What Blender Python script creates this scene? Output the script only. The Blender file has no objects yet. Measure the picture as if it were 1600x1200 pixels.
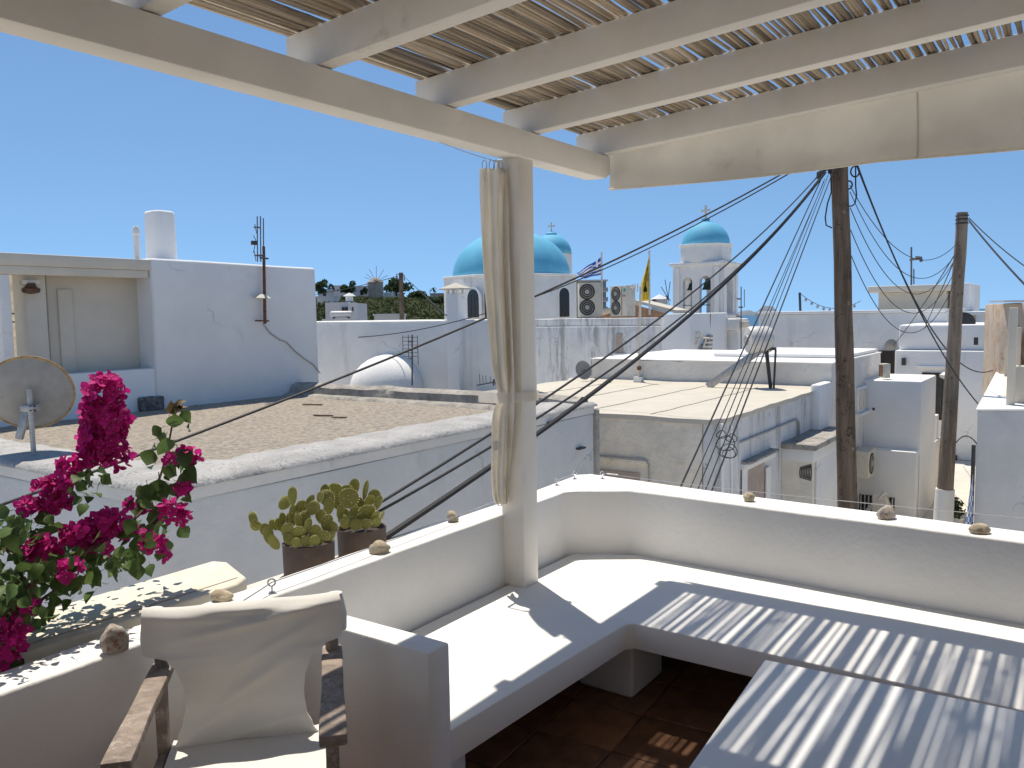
import bpy, bmesh, math, random
from mathutils import Vector, Matrix, noise, Quaternion

# ------------------------------------------------------------------ camera, sky, sun, exposure
scene = bpy.context.scene
COL = scene.collection
F_PX, EYE = 1280.0, 1.6
PITCH, ROLL = math.atan(107 / F_PX), 0.016
cF = Vector((0, math.cos(PITCH), -math.sin(PITCH)))
cU0 = Vector((0, math.sin(PITCH), math.cos(PITCH)))
cR0 = Vector((1, 0, 0))
cR = cR0 * math.cos(ROLL) - cU0 * math.sin(ROLL)
cU = cR0 * math.sin(ROLL) + cU0 * math.cos(ROLL)
CAM = Vector((0, 0, EYE))
cam_data = bpy.data.cameras.new('camera')
cam = bpy.data.objects.new('camera', cam_data)
COL.objects.link(cam)
cam.matrix_world = Matrix(((cR.x, cU.x, -cF.x, 0), (cR.y, cU.y, -cF.y, 0), (cR.z, cU.z, -cF.z, EYE), (0, 0, 0, 1)))
cam_data.sensor_width = 36.0
cam_data.lens = 36.0 * F_PX / 1600.0
cam_data.clip_start = 0.05
cam_data.clip_end = 90000
scene.camera = cam

SUN_AZ, SUN_EL = math.radians(-23), math.radians(70.5)      # azimuth from +Y, clockwise positive
sun_dir = Vector((math.sin(SUN_AZ) * math.cos(SUN_EL), math.cos(SUN_AZ) * math.cos(SUN_EL), math.sin(SUN_EL)))
world = bpy.data.worlds.new('World')
scene.world = world
world.use_nodes = True
wn = world.node_tree
sky = wn.nodes.new('ShaderNodeTexSky')
sky.sky_type = 'NISHITA'
sky.sun_disc = False
sky.sun_elevation = SUN_EL
sky.sun_rotation = SUN_AZ
sky.altitude = 50
sky.air_density = 0.7
sky.dust_density = 0.0
sky.ozone_density = 1.6
wn.nodes['Background'].inputs['Strength'].default_value = 0.112
wtc = wn.nodes.new('ShaderNodeTexCoord')
wsp = wn.nodes.new('ShaderNodeSeparateXYZ')
wab = wn.nodes.new('ShaderNodeMath'); wab.operation = 'ABSOLUTE'
wma = wn.nodes.new('ShaderNodeMath'); wma.operation = 'MULTIPLY_ADD'; wma.inputs[1].default_value = .84; wma.inputs[2].default_value = .16
wcx = wn.nodes.new('ShaderNodeCombineXYZ')
wnm = wn.nodes.new('ShaderNodeVectorMath'); wnm.operation = 'NORMALIZE'
wn.links.new(wtc.outputs['Generated'], wsp.inputs[0])
wn.links.new(wsp.outputs['Z'], wab.inputs[0]); wn.links.new(wab.outputs[0], wma.inputs[0])
wn.links.new(wsp.outputs['X'], wcx.inputs['X']); wn.links.new(wsp.outputs['Y'], wcx.inputs['Y']); wn.links.new(wma.outputs[0], wcx.inputs['Z'])
wn.links.new(wcx.outputs[0], wnm.inputs[0]); wn.links.new(wnm.outputs[0], sky.inputs['Vector'])
wtint = wn.nodes.new('ShaderNodeVectorMath'); wtint.operation = 'MULTIPLY'
wtint.inputs[1].default_value = (.90, 1.04, 1.03)
wn.links.new(sky.outputs['Color'], wtint.inputs[0])
wn.links.new(wtint.outputs[0], wn.nodes['Background'].inputs['Color'])
sun_data = bpy.data.lights.new('sun', 'SUN')
sun_data.energy = 3.75
sun_data.angle = math.radians(0.53)
sun_data.color = (1.0, 0.915, 0.785)
sun = bpy.data.objects.new('sun', sun_data)
COL.objects.link(sun)
sun.rotation_euler = (-sun_dir).to_track_quat('-Z', 'Y').to_euler()
sun.location = (-10, 15, 40)
scene.view_settings.view_transform = 'Standard'
scene.view_settings.look = 'None'
scene.view_settings.gamma = 1.0
scene.view_settings.use_curve_mapping = False
scene.view_settings.exposure = 0.46

# ------------------------------------------------------------------ town grid and pixel helpers
GA = math.radians(35)
A = Vector((math.sin(GA), math.cos(GA), 0))      # away from the camera, along the long parapet
B = Vector((math.cos(GA), -math.sin(GA), 0))     # across, along the rafters
UP = Vector((0, 0, 1))
def W(a, b, z): return A * a + B * b + UP * z
def ab(p): return p.dot(A), p.dot(B)
def ray(x, y): return (cF * F_PX + cR * (x - 800) + cU * (600 - y)).normalized()
def on_plane(x, y, p, n):
    d = ray(x, y)
    return CAM + d * ((Vector(p) - CAM).dot(n) / d.dot(n))
def on_z(x, y, z): return on_plane(x, y, (0, 0, z), UP)
def on_a(x, y, a): return on_plane(x, y, A * a, A)
def on_b(x, y, b): return on_plane(x, y, B * b, B)
def on_y(x, y, Y): return on_plane(x, y, (0, Y, 0), Vector((0, 1, 0)))

# ------------------------------------------------------------------ mesh builder
class MB:
    def __init__(s):
        s.v, s.f, s.m = [], [], []
    def add(s, vs, fs, mi=0):
        n = len(s.v)
        s.v += [Vector(p) for p in vs]
        s.f += [tuple(i + n for i in f) for f in fs]
        s.m += [mi] * len(fs)
        return s
    def box(s, a0, a1, b0, b1, z0, z1, mi=0):
        p = [W(a, b, z) for z in (z0, z1) for a, b in ((a0, b0), (a0, b1), (a1, b1), (a1, b0))]
        return s.add(p, [(0, 1, 2, 3), (7, 6, 5, 4), (0, 4, 5, 1), (1, 5, 6, 2), (2, 6, 7, 3), (3, 7, 4, 0)], mi)
    def obox(s, c, ux, uy, uz, mi=0):                      # oriented box: centre and three half vectors
        c, ux, uy, uz = Vector(c), Vector(ux), Vector(uy), Vector(uz)
        p = [c + ux * i + uy * j + uz * k for k in (-1, 1) for i, j in ((-1, -1), (1, -1), (1, 1), (-1, 1))]
        return s.add(p, [(3, 2, 1, 0), (4, 5, 6, 7), (0, 1, 5, 4), (1, 2, 6, 5), (2, 3, 7, 6), (3, 0, 4, 7)], mi)
    def prism(s, poly, z0, z1, mi=0):                      # poly: world points (z ignored), any order
        n = len(poly)
        ar = sum(poly[i][0] * poly[(i + 1) % n][1] - poly[(i + 1) % n][0] * poly[i][1] for i in range(n))
        if ar < 0: poly = list(reversed(poly))
        p = [Vector((q[0], q[1], z0)) for q in poly] + [Vector((q[0], q[1], z1)) for q in poly]
        fs = [tuple(reversed(range(n))), tuple(range(n, 2 * n))] + [(i, (i + 1) % n, n + (i + 1) % n, n + i) for i in range(n)]
        return s.add(p, fs, mi)
    def tube(s, pts, r, seg=6, mi=0, cap=True):
        pts = [Vector(p) for p in pts]
        if len(pts) < 2: return s
        rs = r if isinstance(r, (list, tuple)) else [r] * len(pts)
        rings, prev = [], None
        for i, p in enumerate(pts):
            t = (pts[min(i + 1, len(pts) - 1)] - pts[max(i - 1, 0)]).normalized()
            u = t.orthogonal().normalized() if prev is None else (prev - t * prev.dot(t)).normalized()
            prev = u
            w = t.cross(u)
            rings.append([p + (u * math.cos(2 * math.pi * k / seg) + w * math.sin(2 * math.pi * k / seg)) * rs[i] for k in range(seg)])
        vs = [q for rg in rings for q in rg]
        fs = [(i * seg + k, i * seg + (k + 1) % seg, (i + 1) * seg + (k + 1) % seg, (i + 1) * seg + k) for i in range(len(pts) - 1) for k in range(seg)]
        if cap:
            fs += [tuple(reversed(range(seg))), tuple(range((len(pts) - 1) * seg, len(pts) * seg))]
        return s.add(vs, fs, mi)
    def lathe(s, c, prof, seg=24, mi=0, axis=UP, ref=None):   # prof: (radius, height) pairs from low to high
        c, axis = Vector(c), Vector(axis).normalized()
        u = (Vector(ref) if ref else (Vector((1, 0, 0)) if abs(axis.x) < .9 else Vector((0, 1, 0))))
        u = (u - axis * u.dot(axis)).normalized()
        w = axis.cross(u)
        n = len(prof)
        vs = [c + axis * h + (u * math.cos(2 * math.pi * k / seg) + w * math.sin(2 * math.pi * k / seg)) * max(r, 1e-4) for r, h in prof for k in range(seg)]
        fs = [(i * seg + k, i * seg + (k + 1) % seg, (i + 1) * seg + (k + 1) % seg, (i + 1) * seg + k) for i in range(n - 1) for k in range(seg)]
        fs += [tuple(reversed(range(seg))), tuple(range((n - 1) * seg, n * seg))]
        return s.add(vs, fs, mi)
    def ellipsoid(s, c, ux, uy, uz, seg=12, rings=8, mi=0):
        c, ux, uy, uz = Vector(c), Vector(ux), Vector(uy), Vector(uz)
        vs = [c - uz]
        for i in range(1, rings):
            ph = -math.pi / 2 + math.pi * i / rings
            for k in range(seg):
                t = 2 * math.pi * k / seg
                vs.append(c + ux * math.cos(ph) * math.cos(t) + uy * math.cos(ph) * math.sin(t) + uz * math.sin(ph))
        vs.append(c + uz)
        fs = [(0, 1 + (k + 1) % seg, 1 + k) for k in range(seg)]
        for i in range(rings - 2):
            o = 1 + i * seg
            fs += [(o + k, o + (k + 1) % seg, o + seg + (k + 1) % seg, o + seg + k) for k in range(seg)]
        o = 1 + (rings - 2) * seg
        fs += [(o + k, o + (k + 1) % seg, len(vs) - 1) for k in range(seg)]
        if ux.cross(uy).dot(uz) < 0: fs = [tuple(reversed(f)) for f in fs]
        return s.add(vs, fs, mi)
    def quad(s, *p, mi=0):
        return s.add(p, [tuple(range(len(p)))], mi)
    def grid(s, nu, nv, fn, mi=0, thick=None):
        vs = [Vector(fn(i / nu, j / nv)) for j in range(nv + 1) for i in range(nu + 1)]
        fs = [(j * (nu + 1) + i, j * (nu + 1) + i + 1, (j + 1) * (nu + 1) + i + 1, (j + 1) * (nu + 1) + i) for j in range(nv) for i in range(nu)]
        if thick:
            off = Vector(thick)
            n = len(vs)
            vs += [v + off for v in vs]
            fs2 = [tuple(reversed([q + n for q in f])) for f in fs]
            rim = [i for i in range(nu + 1)] + [(j + 1) * (nu + 1) - 1 for j in range(1, nv + 1)] + [nv * (nu + 1) + i for i in range(nu - 1, -1, -1)] + [j * (nu + 1) for j in range(nv - 1, 0, -1)]
            fs3 = [(rim[(k + 1) % len(rim)], rim[k], rim[k] + n, rim[(k + 1) % len(rim)] + n) for k in range(len(rim))]
            fs = fs + fs2 + fs3
        return s.add(vs, fs, mi)
    def mesh(s, name, mats, org, bevel=0, seg=2, cut=0, amp=0, freq=1.5, smooth=False, ang=35):
        me = bpy.data.meshes.new(name)
        me.from_pydata([v - org for v in s.v], [], s.f)
        mats = mats if isinstance(mats, (list, tuple)) else [mats]
        for m in mats: me.materials.append(MAT[m] if isinstance(m, str) else m)
        for p, mi in zip(me.polygons, s.m): p.material_index = mi
        bm = bmesh.new()
        bm.from_mesh(me)
        bmesh.ops.recalc_face_normals(bm, faces=bm.faces[:]) if not getattr(s, 'keep', False) else None
        if cut:
            for _ in range(6):
                es = [e for e in bm.edges if e.calc_length() > cut * 1.5]
                if not es: break
                bmesh.ops.subdivide_edges(bm, edges=es, cuts=1, use_grid_fill=True)
        if amp:
            for v in bm.verts:
                v.co += noise.noise_vector((v.co + org) * freq) * amp + noise.noise_vector((v.co + org) * freq * 4.1 + Vector((7, 3, 1))) * amp * .35
        if bevel:
            es = [e for e in bm.edges if len(e.link_faces) == 2 and e.calc_face_angle(0) > math.radians(40)]
            bmesh.ops.bevel(bm, geom=es, offset=bevel, segments=seg, profile=.5, affect='EDGES', clamp_overlap=True)
        bm.to_mesh(me)
        bm.free()
        if smooth or bevel:
            for p in me.polygons: p.use_smooth = True
            if ang:
                try: me.set_sharp_from_angle(angle=math.radians(ang))
                except Exception: pass
        return me
    def build(s, name, mats, parent=None, loc=None, **kw):
        if parent is not None: org = ORG[parent.name]
        elif loc is not None: org = Vector(loc)
        else:
            mn = [min(v[i] for v in s.v) for i in range(3)]
            mx = [max(v[i] for v in s.v) for i in range(3)]
            org = Vector(((mn[0] + mx[0]) / 2, (mn[1] + mx[1]) / 2, mn[2]))
        o = bpy.data.objects.new(name, s.mesh(name, mats, org, **kw))
        COL.objects.link(o)
        if parent is not None: o.parent = parent
        else: o.location = org
        ORG[o.name] = org
        return o
ORG = {}
def tag(o, label=None, cat=None, group=None, kind=None):
    if label: o['label'] = label
    if cat: o['category'] = cat
    if group: o['group'] = group
    if kind or cat: o['kind'] = kind or 'thing'
    return o
def thing(name, loc, label, cat, group=None):
    o = bpy.data.objects.new(name, None)
    COL.objects.link(o)
    o.empty_display_size = .2
    o.location = loc
    ORG[o.name] = Vector(loc)
    return tag(o, label, cat, group)
def inst(name, me, mat4, parent=None):
    o = bpy.data.objects.new(name, me)
    COL.objects.link(o)
    if parent is not None:
        o.parent = parent
        mat4 = Matrix.Translation(-ORG[parent.name]) @ mat4
        o.matrix_basis = mat4
    else:
        o.matrix_world = mat4
    return o
def bx(a0, a1, b0, b1, z0, z1): return MB().box(a0, a1, b0, b1, z0, z1)
rnd = random.Random(11)

# ------------------------------------------------------------------ materials
MAT = {}
def material(name, base, rough=.85, var=.12, vscale=2.5, bump=.15, bscale=60, bdist=.004, stain=None, samt=0., sscale=1.5, sthr=.55, streak=False,
             rand=0., spec=.3, grain=None, trans=0., metal=0., crack=0., cscale=.6):
    m = bpy.data.materials.new(name)
    m.use_nodes = True
    nt = m.node_tree
    N, L = nt.nodes, nt.links
    bsdf = N['Principled BSDF']
    bsdf.inputs['Roughness'].default_value = rough
    bsdf.inputs['Specular IOR Level'].default_value = spec
    bsdf.inputs['Metallic'].default_value = metal
    geo = N.new('ShaderNodeTexCoord' if rand or grain else 'ShaderNodeNewGeometry')
    pos = geo.outputs['Object' if rand or grain else 'Position']
    if grain:                                              # stretched along an object axis
        mp = N.new('ShaderNodeMapping')
        mp.inputs['Scale'].default_value = grain
        L.new(pos, mp.inputs['Vector'])
        gpos = mp.outputs['Vector']
    else: gpos = pos
    def nz(scale, detail=5, src=gpos, ro=.6):
        n = N.new('ShaderNodeTexNoise')
        n.inputs['Scale'].default_value = scale
        n.inputs['Detail'].default_value = detail
        n.inputs['Roughness'].default_value = ro
        L.new(src, n.inputs['Vector'])
        return n.outputs['Fac']
    def mix(fac, c1, c2, mode='MIX'):
        x = N.new('ShaderNodeMix')
        x.data_type, x.blend_type = 'RGBA', mode
        if isinstance(fac, (int, float)): x.inputs[0].default_value = fac
        else: L.new(fac, x.inputs[0])
        for s_, c in ((6, c1), (7, c2)):
            if isinstance(c, (tuple, list)): x.inputs[s_].default_value = (*c[:3], 1)
            else: L.new(c, x.inputs[s_])
        return x.outputs[2]
    def ramp(src, lo, hi):
        r = N.new('ShaderNodeMapRange')
        r.inputs['From Min'].default_value, r.inputs['From Max'].default_value = lo, hi
        r.interpolation_type = 'SMOOTHSTEP'
        L.new(src, r.inputs['Value'])
        return r.outputs['Result']
    lo = tuple(c * (1 - var) for c in base)
    hi = tuple(min(c * (1 + var * .4), .95) for c in base)
    col = mix(ramp(nz(vscale), .3, .7), lo, hi)
    if stain:
        sp = pos
        if streak:
            mp = N.new('ShaderNodeMapping')
            mp.inputs['Scale'].default_value = (1, 1, .12)
            L.new(pos, mp.inputs['Vector'])
            sp = mp.outputs['Vector']
        big = ramp(nz(sscale, 8, sp, .7), sthr, sthr + .13)
        fine = ramp(nz(sscale * 6, 6, sp, .7), .42, .62)
        mul = N.new('ShaderNodeMath')
        mul.operation = 'MULTIPLY'
        L.new(big, mul.inputs[0]); L.new(fine, mul.inputs[1])
        m2 = N.new('ShaderNodeMath')
        m2.operation = 'MULTIPLY'
        L.new(mul.outputs[0], m2.inputs[0])
        m2.inputs[1].default_value = samt
        col = mix(m2.outputs[0], col, stain)
    if crack:                                              # hairline cracks in the render coat, broken up by a mask
        wob = N.new('ShaderNodeTexNoise'); wob.inputs['Scale'].default_value = cscale * 3; wob.inputs['Detail'].default_value = 4
        L.new(pos, wob.inputs['Vector'])
        va = N.new('ShaderNodeVectorMath'); va.operation = 'MULTIPLY_ADD'
        va.inputs[1].default_value = (.9, .9, .9)
        L.new(wob.outputs['Color'], va.inputs[0]); L.new(pos, va.inputs[2])
        vo = N.new('ShaderNodeTexVoronoi'); vo.feature = 'DISTANCE_TO_EDGE'; vo.inputs['Scale'].default_value = cscale
        L.new(va.outputs[0], vo.inputs['Vector'])
        ln = ramp(vo.outputs['Distance'], .014, .002)
        mk = ramp(nz(cscale * 1.3, 3, pos), .52, .62)
        cm = N.new('ShaderNodeMath'); cm.operation = 'MULTIPLY'
        L.new(ln, cm.inputs[0]); L.new(mk, cm.inputs[1])
        c2m = N.new('ShaderNodeMath'); c2m.operation = 'MULTIPLY'; c2m.inputs[1].default_value = crack
        L.new(cm.outputs[0], c2m.inputs[0])
        col = mix(c2m.outputs[0], col, tuple(c * .45 for c in base))
    if rand:
        oi = N.new('ShaderNodeObjectInfo')
        rr = N.new('ShaderNodeMapRange')
        rr.inputs['To Min'].default_value, rr.inputs['To Max'].default_value = 1 - rand, 1 + rand * .6
        L.new(oi.outputs['Random'], rr.inputs['Value'])
        vm = N.new('ShaderNodeVectorMath')
        vm.operation = 'SCALE'
        L.new(col, vm.inputs[0]); L.new(rr.outputs['Result'], vm.inputs['Scale'])
        col = vm.outputs[0]
    L.new(col, bsdf.inputs['Base Color'])
    if trans:
        tr = N.new('ShaderNodeBsdfTranslucent')
        L.new(col, tr.inputs['Color'])
        ms = N.new('ShaderNodeMixShader')
        ms.inputs[0].default_value = trans
        L.new(bsdf.outputs[0], ms.inputs[1]); L.new(tr.outputs[0], ms.inputs[2])
        L.new(ms.outputs[0], N['Material Output'].inputs['Surface'])
    if bump:
        b = N.new('ShaderNodeBump')
        b.inputs['Strength'].default_value = bump
        b.inputs['Distance'].default_value = bdist
        b2 = N.new('ShaderNodeMath')
        b2.operation = 'ADD'
        L.new(nz(bscale, 4), b2.inputs[0]); L.new(nz(bscale * .13, 3), b2.inputs[1])
        L.new(b2.outputs[0], b.inputs['Height'])
        L.new(b.outputs['Normal'], bsdf.inputs['Normal'])
    MAT[name] = m
    return m
material('limewash', (.80, .79, .765), .9, .07, 1.6, .45, 34, .006, stain=(.55, .52, .47), samt=.35, sscale=1.1, sthr=.6)
material('bench_white', (.81, .80, .775), .8, .03, 1.2, .25, 22, .005, stain=(.6, .57, .5), samt=.18, sscale=2, sthr=.62)
material('table_white', (.77, .78, .79), .45, .05, 3, .12, 40, .003)
material('tile_brown', (.24, .115, .06), .5, .35, 9, .2, 70, .002, rand=.3)
material('grout', (.16, .13, .11), .95, .3, 20, .3, 120, .002)
material('pergola_paint', (.82, .785, .72), .6, .06, 4, .2, 50, .003, stain=(.42, .36, .28), samt=.5, sscale=3, sthr=.62)
material('reed', (.52, .43, .32), .75, .35, 26, .6, 70, .003, stain=(.12, .085, .055), samt=.8, sscale=14, sthr=.55, rand=.5, grain=(1, .12, 1))
material('canvas', (.86, .82, .745), .95, .08, 3, .25, 220, .002, stain=(.46, .38, .27), samt=.3, sscale=2.2, sthr=.6, trans=.5)
material('chair_canvas', (.76, .74, .70), .95, .04, 4, .25, 260, .002, trans=.06)
material('gray_wood', (.29, .235, .195), .8, .35, 22, .5, 70, .003, stain=(.56, .50, .44), samt=.6, sscale=16, sthr=.46)
material('dark_wood', (.13, .065, .038), .6, .4, 20, .4, 60, .003)
material('stone', (.52, .44, .32), .9, .3, 18, .7, 70, .006, stain=(.30, .20, .11), samt=.7, sscale=14, sthr=.5)
material('marble_stone', (.5, .47, .42), .9, .3, 16, .7, 60, .006, stain=(.26, .12, .055), samt=1.0, sscale=7, sthr=.40)
material('steel', (.55, .55, .56), .35, .2, 30, 0, metal=.9)
material('galvanised', (.42, .43, .44), .5, .2, 20, .1, 80, .002, metal=.7)
material('cable_black', (.022, .022, .026), .6, .2, 30, 0)
material('rope_gray', (.42, .41, .40), .8, .2, 30, 0)
# ------------------------------------------------------------------ ground below and terrace
STREET = -3.3
K = 1.22 / 1.15
HB, ZP = .38, .7035                      # bench top, parapet top
bL, bLo = -2.122, -2.262
# terrace floor slab with its tiles
fl = tag(MB().prism([W(-2.2, bL - .02, 0), W(3.55, bL - .02, 0), W(3.7, -1.85, 0), W(3.7, 3.2, 0), W(-2.2, 3.2, 0)], -.25, -.004).build('terrace_floor', 'grout'), kind='structure')
tr = math.radians(31)
tu, tv = Vector((math.sin(tr), math.cos(tr), 0)), Vector((math.cos(tr), -math.sin(tr), 0))
T0 = Vector((.345, 2.884, 0)) + tu * (Vector((.099, 3.026, 0)) - Vector((.345, 2.884, 0))).dot(tu)
PT, th = .31, .152
mb = MB()
mb.add([(-th, -th, -.01), (th, -th, -.01), (th, th, -.01), (-th, th, -.01), (-th, -th, .001), (th, -th, .001), (th, th, .001), (-th, th, .001), (-th + .004, -th + .004, .004), (th - .004, -th + .004, .004), (th - .004, th - .004, .004), (-th + .004, th - .004, .004)],
       [(0, 1, 5, 4), (1, 2, 6, 5), (2, 3, 7, 6), (3, 0, 4, 7), (4, 5, 9, 8), (5, 6, 10, 9), (6, 7, 11, 10), (7, 4, 8, 11), (8, 9, 10, 11)])
tile_me = mb.mesh('tile', 'tile_brown', Vector((0, 0, 0)))
ang = math.atan2(tv.y, tv.x)
for i in range(-9, 4):
    for j in range(-7, 7):
        c = T0 + tu * (i + .5) * PT + tv * (j + .5) * PT
        a_, b_ = ab(c)
        if not (-.2 < a_ < 3.5 and bL + .16 < b_ < 1.6): continue
        inst('tile', tile_me, Matrix.Translation(c + Vector((0, 0, rnd.uniform(-.0006, .0006)))) @ Matrix.Rotation(ang, 4, 'Z') @ Matrix.Rotation(rnd.uniform(-.002, .002), 4, 'X'), fl)

# parapet: a continuous masonry band with a chamfered corner
inner = [(-1.6, bL), (3.50, bL - .012), (3.545, bL + .03), (3.69, -1.87), (3.695, -1.80), (3.64, -.15), (3.60, 3.2)]
outer = [(-1.6, bLo), (3.3, bLo - .02), (3.93, -2.315), (3.99, -2.27), (3.93, -1.7), (3.83, -.17), (3.78, 3.2)]
def resample(poly, step):
    out = []
    for p, q in zip(poly[:-1], poly[1:]):
        n = max(1, int(math.hypot(q[0] - p[0], q[1] - p[1]) / step))
        out += [(p[0] + (q[0] - p[0]) * k / n, p[1] + (q[1] - p[1]) * k / n) for k in range(n)]
    return out + [poly[-1]]
def band(inn, out, n, z_in, z_top, z_out, name, mat, bevel, **kw):
    def along(poly, t):
        L_ = [0]
        for p, q in zip(poly[:-1], poly[1:]): L_.append(L_[-1] + math.hypot(q[0] - p[0], q[1] - p[1]))
        d = t * L_[-1]
        for i in range(len(poly) - 1):
            if d <= L_[i + 1] + 1e-9:
                k = (d - L_[i]) / (L_[i + 1] - L_[i])
                return (poly[i][0] + (poly[i + 1][0] - poly[i][0]) * k, poly[i][1] + (poly[i + 1][1] - poly[i][1]) * k)
        return poly[-1]
    ts = set(i / n for i in range(n + 1))
    for poly in (inn, out):
        L_ = [0]
        for p, q in zip(poly[:-1], poly[1:]): L_.append(L_[-1] + math.hypot(q[0] - p[0], q[1] - p[1]))
        ts |= set(l / L_[-1] for l in L_)
    return sorted(ts), along
def parapet():
    # pair inner and outer by arc sections so that corners line up
    secs = [(0, 1, 0, 1), (1, 3, 1, 2), (3, 4, 2, 3), (4, 5, 3, 5), (5, 6, 5, 6)]
    ip, op = [], []
    for i0, i1, o0, o1 in secs:
        seg_i, seg_o = inner[i0:i1 + 1], outer[o0:o1 + 1]
        def at(poly, t):
            L_ = [0]
            for p, q in zip(poly[:-1], poly[1:]): L_.append(L_[-1] + math.hypot(q[0] - p[0], q[1] - p[1]))
            d = t * L_[-1]
            for i in range(len(poly) - 1):
                if d <= L_[i + 1] + 1e-9:
                    k = (d - L_[i]) / max(L_[i + 1] - L_[i], 1e-9)
                    return (poly[i][0] + (poly[i + 1][0] - poly[i][0]) * k, poly[i][1] + (poly[i + 1][1] - poly[i][1]) * k)
            return poly[-1]
        n = max(6, int(math.hypot(seg_i[-1][0] - seg_i[0][0], seg_i[-1][1] - seg_i[0][1]) / .07))
        for k in range(n):
            ip.append(at(seg_i, k / n)); op.append(at(seg_o, k / n))
    ip.append(inner[-1]); op.append(outer[-1])
    mb = MB()
    n = len(ip)
    prof = []
    for i in range(n):
        pi, po = ip[i], op[i]
        wz = ZP + .004 * noise.noise(Vector((i * .11, 3, 0))) + .0025 * noise.noise(Vector((i * .5, 9, 0)))
        dx, dy = po[0] - pi[0], po[1] - pi[1]
        w = math.hypot(dx, dy); ux, uy = dx / w, dy / w
        r1, r2 = .009, .008
        j = .003 * noise.noise(Vector((i * .23, 5, 5)))
        sec = [(-.014, .30), (-.004, HB + .035), (0, HB + .07), (0 + j, .55), (0 + j, wz - r1), (r1 * .3 + j, wz - r1 * .3), (r1 + j, wz),
               (w * .5, wz + .002), (w - r2, wz - .002), (w - r2 * .3, wz - r2 * .35), (w, wz - r2 - .002), (w, 0), (w, STREET)]
        prof.append([W(pi[0] + ux * d, pi[1] + uy * d, z) for d, z in sec])
    m = len(prof[0])
    vs = [p for row in prof for p in row]
    fs = [(i * m + k, i * m + k + 1, (i + 1) * m + k + 1, (i + 1) * m + k) for i in range(n - 1) for k in range(m - 1)]
    mb.add(vs, fs)
    lo = [W(p[0], p[1], -.1) for p in ip]                 # inner skirt down to the floor
    k0 = len(mb.v)
    mb.add([vs[i * m] for i in range(n)] + lo, [(i + 1, i, n + i, n + i + 1) for i in range(n - 1)])
    return mb
par = parapet().build('terrace_parapet', 'limewash', loc=W(2, -2.2, STREET), smooth=True, ang=60)
tag(par, 'white limewashed terrace parapet wrapping round the built-in bench', 'parapet')
# built-in bench
bench = thing('masonry_bench', W(2.9, -1.8, 0), 'white masonry bench built along the two parapets of the terrace', 'bench')
bf = [(1.795, bL + .008), (1.795, -1.498), (2.82, -1.447), (2.846, -1.42), (2.848, 3.0), (3.625, 3.0), (3.655, -.15), (3.71, -1.80), (3.55, bL + .02), (3.50, bL + .008)]
pts = [W(a, b, 0) for a, b in bf]
MB().prism(pts, HB - .105, HB).build('seat_slab', 'bench_white', bench, bevel=.006, seg=2, cut=.25, amp=.002)
bx(2.956, 3.26, -1.75, -1.487, 0.004, HB - .103).build('pillar', 'limewash', bench, bevel=.02, seg=3, cut=.12, amp=.004, freq=4)
bx(2.956, 3.26, .45, .72, 0.004, HB - .103).build('pillar', 'limewash', bench, bevel=.02, seg=3, cut=.12, amp=.004, freq=4)
bx(1.80, 2.0, -2.1, -1.6, 0.004, HB - .103).build('pillar', 'limewash', bench, bevel=.02, seg=3)
# end wall of the bench, behind the chair
aw0, aw1, bw = 1.698, 1.793, -1.493
tag(bx(aw0, aw1, bL - .01, bw, .004, .65).build('end_wall', 'limewash', bevel=.008, seg=2, cut=.14, amp=.0025, freq=3),
    'low white wall closing the end of the bench beside the canvas chair', 'wall')
# table
TZ = .70
tc, tl_, trr = on_z(1195, 1030, TZ), on_z(1075, 1200, TZ), on_z(1600, 1112, TZ)
ta = (tc - tl_).normalized()
tb = Vector((ta.y, -ta.x, 0))
table = thing('terrace_table', (tc - ta * .5 + tb * .8) * 1.0 - Vector((0, 0, TZ)), 'pale blue-white painted table striped by the reed shadows', 'table')
cT = tc - ta * .45 + tb * .75
MB().obox(cT - UP * .014, ta * .45, tb * .75, UP * .014).build('tabletop', 'table_white', table, bevel=.004, seg=2)
for s1 in (-1, 1):
    MB().obox(cT + ta * s1 * .40 - UP * .068, ta * .011, tb * .63, UP * .038).build('apron', 'table_white', table, bevel=.002)
    MB().obox(cT + tb * s1 * .69 - UP * .068, ta * .385, tb * .011, UP * .038).build('apron', 'table_white', table, bevel=.002)
    for s2 in (-1, 1):
        c = cT + ta * s1 * .41 + tb * s2 * .69
        MB().obox(Vector((c.x, c.y, .338)), ta * .024, tb * .024, UP * .333).build('leg', 'table_white', table, bevel=.004)

# ------------------------------------------------------------------ pergola
perg = thing('reed_pergola', W(3.02, -2.08, HB), 'cream painted timber pergola roofed with split reeds over the terrace', 'pergola')
ZB0, ZB1 = 2.279, 2.396
bi, bo = -2.008, -2.108
MB().box(2.961, 3.078, -2.142, -2.022, HB - .02, ZB0 + .002).build('post', 'pergola_paint', perg, bevel=.006, seg=2, cut=.4, amp=.0015)
mbm = MB()
mbm.add([W(a, b, z) for a, b, z in ((-1.2, bo, ZB0), (-1.2, bi, ZB0), (-1.2, bi, ZB1), (-1.2, bo, ZB1), (3.69, bo, ZB0), (3.72, bi, ZB0), (3.775, bi, ZB0 + .03), (3.775, bi, ZB1), (3.765, bo, ZB1), (3.765, bo, ZB0 + .03))],
        [(0, 1, 2, 3), (0, 4, 5, 1), (4, 9, 6, 5), (9, 8, 7, 6), (1, 5, 6, 7, 2), (3, 2, 7, 8), (0, 3, 8, 9, 4)])
mbm.build('beam', 'pergola_paint', perg, bevel=.006, seg=2)
SL = .058
RA = [-.55, .10, .70, 1.307, 1.903, 2.538, 3.129, 3.762]
B0, B1 = -2.165, 2.4
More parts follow.
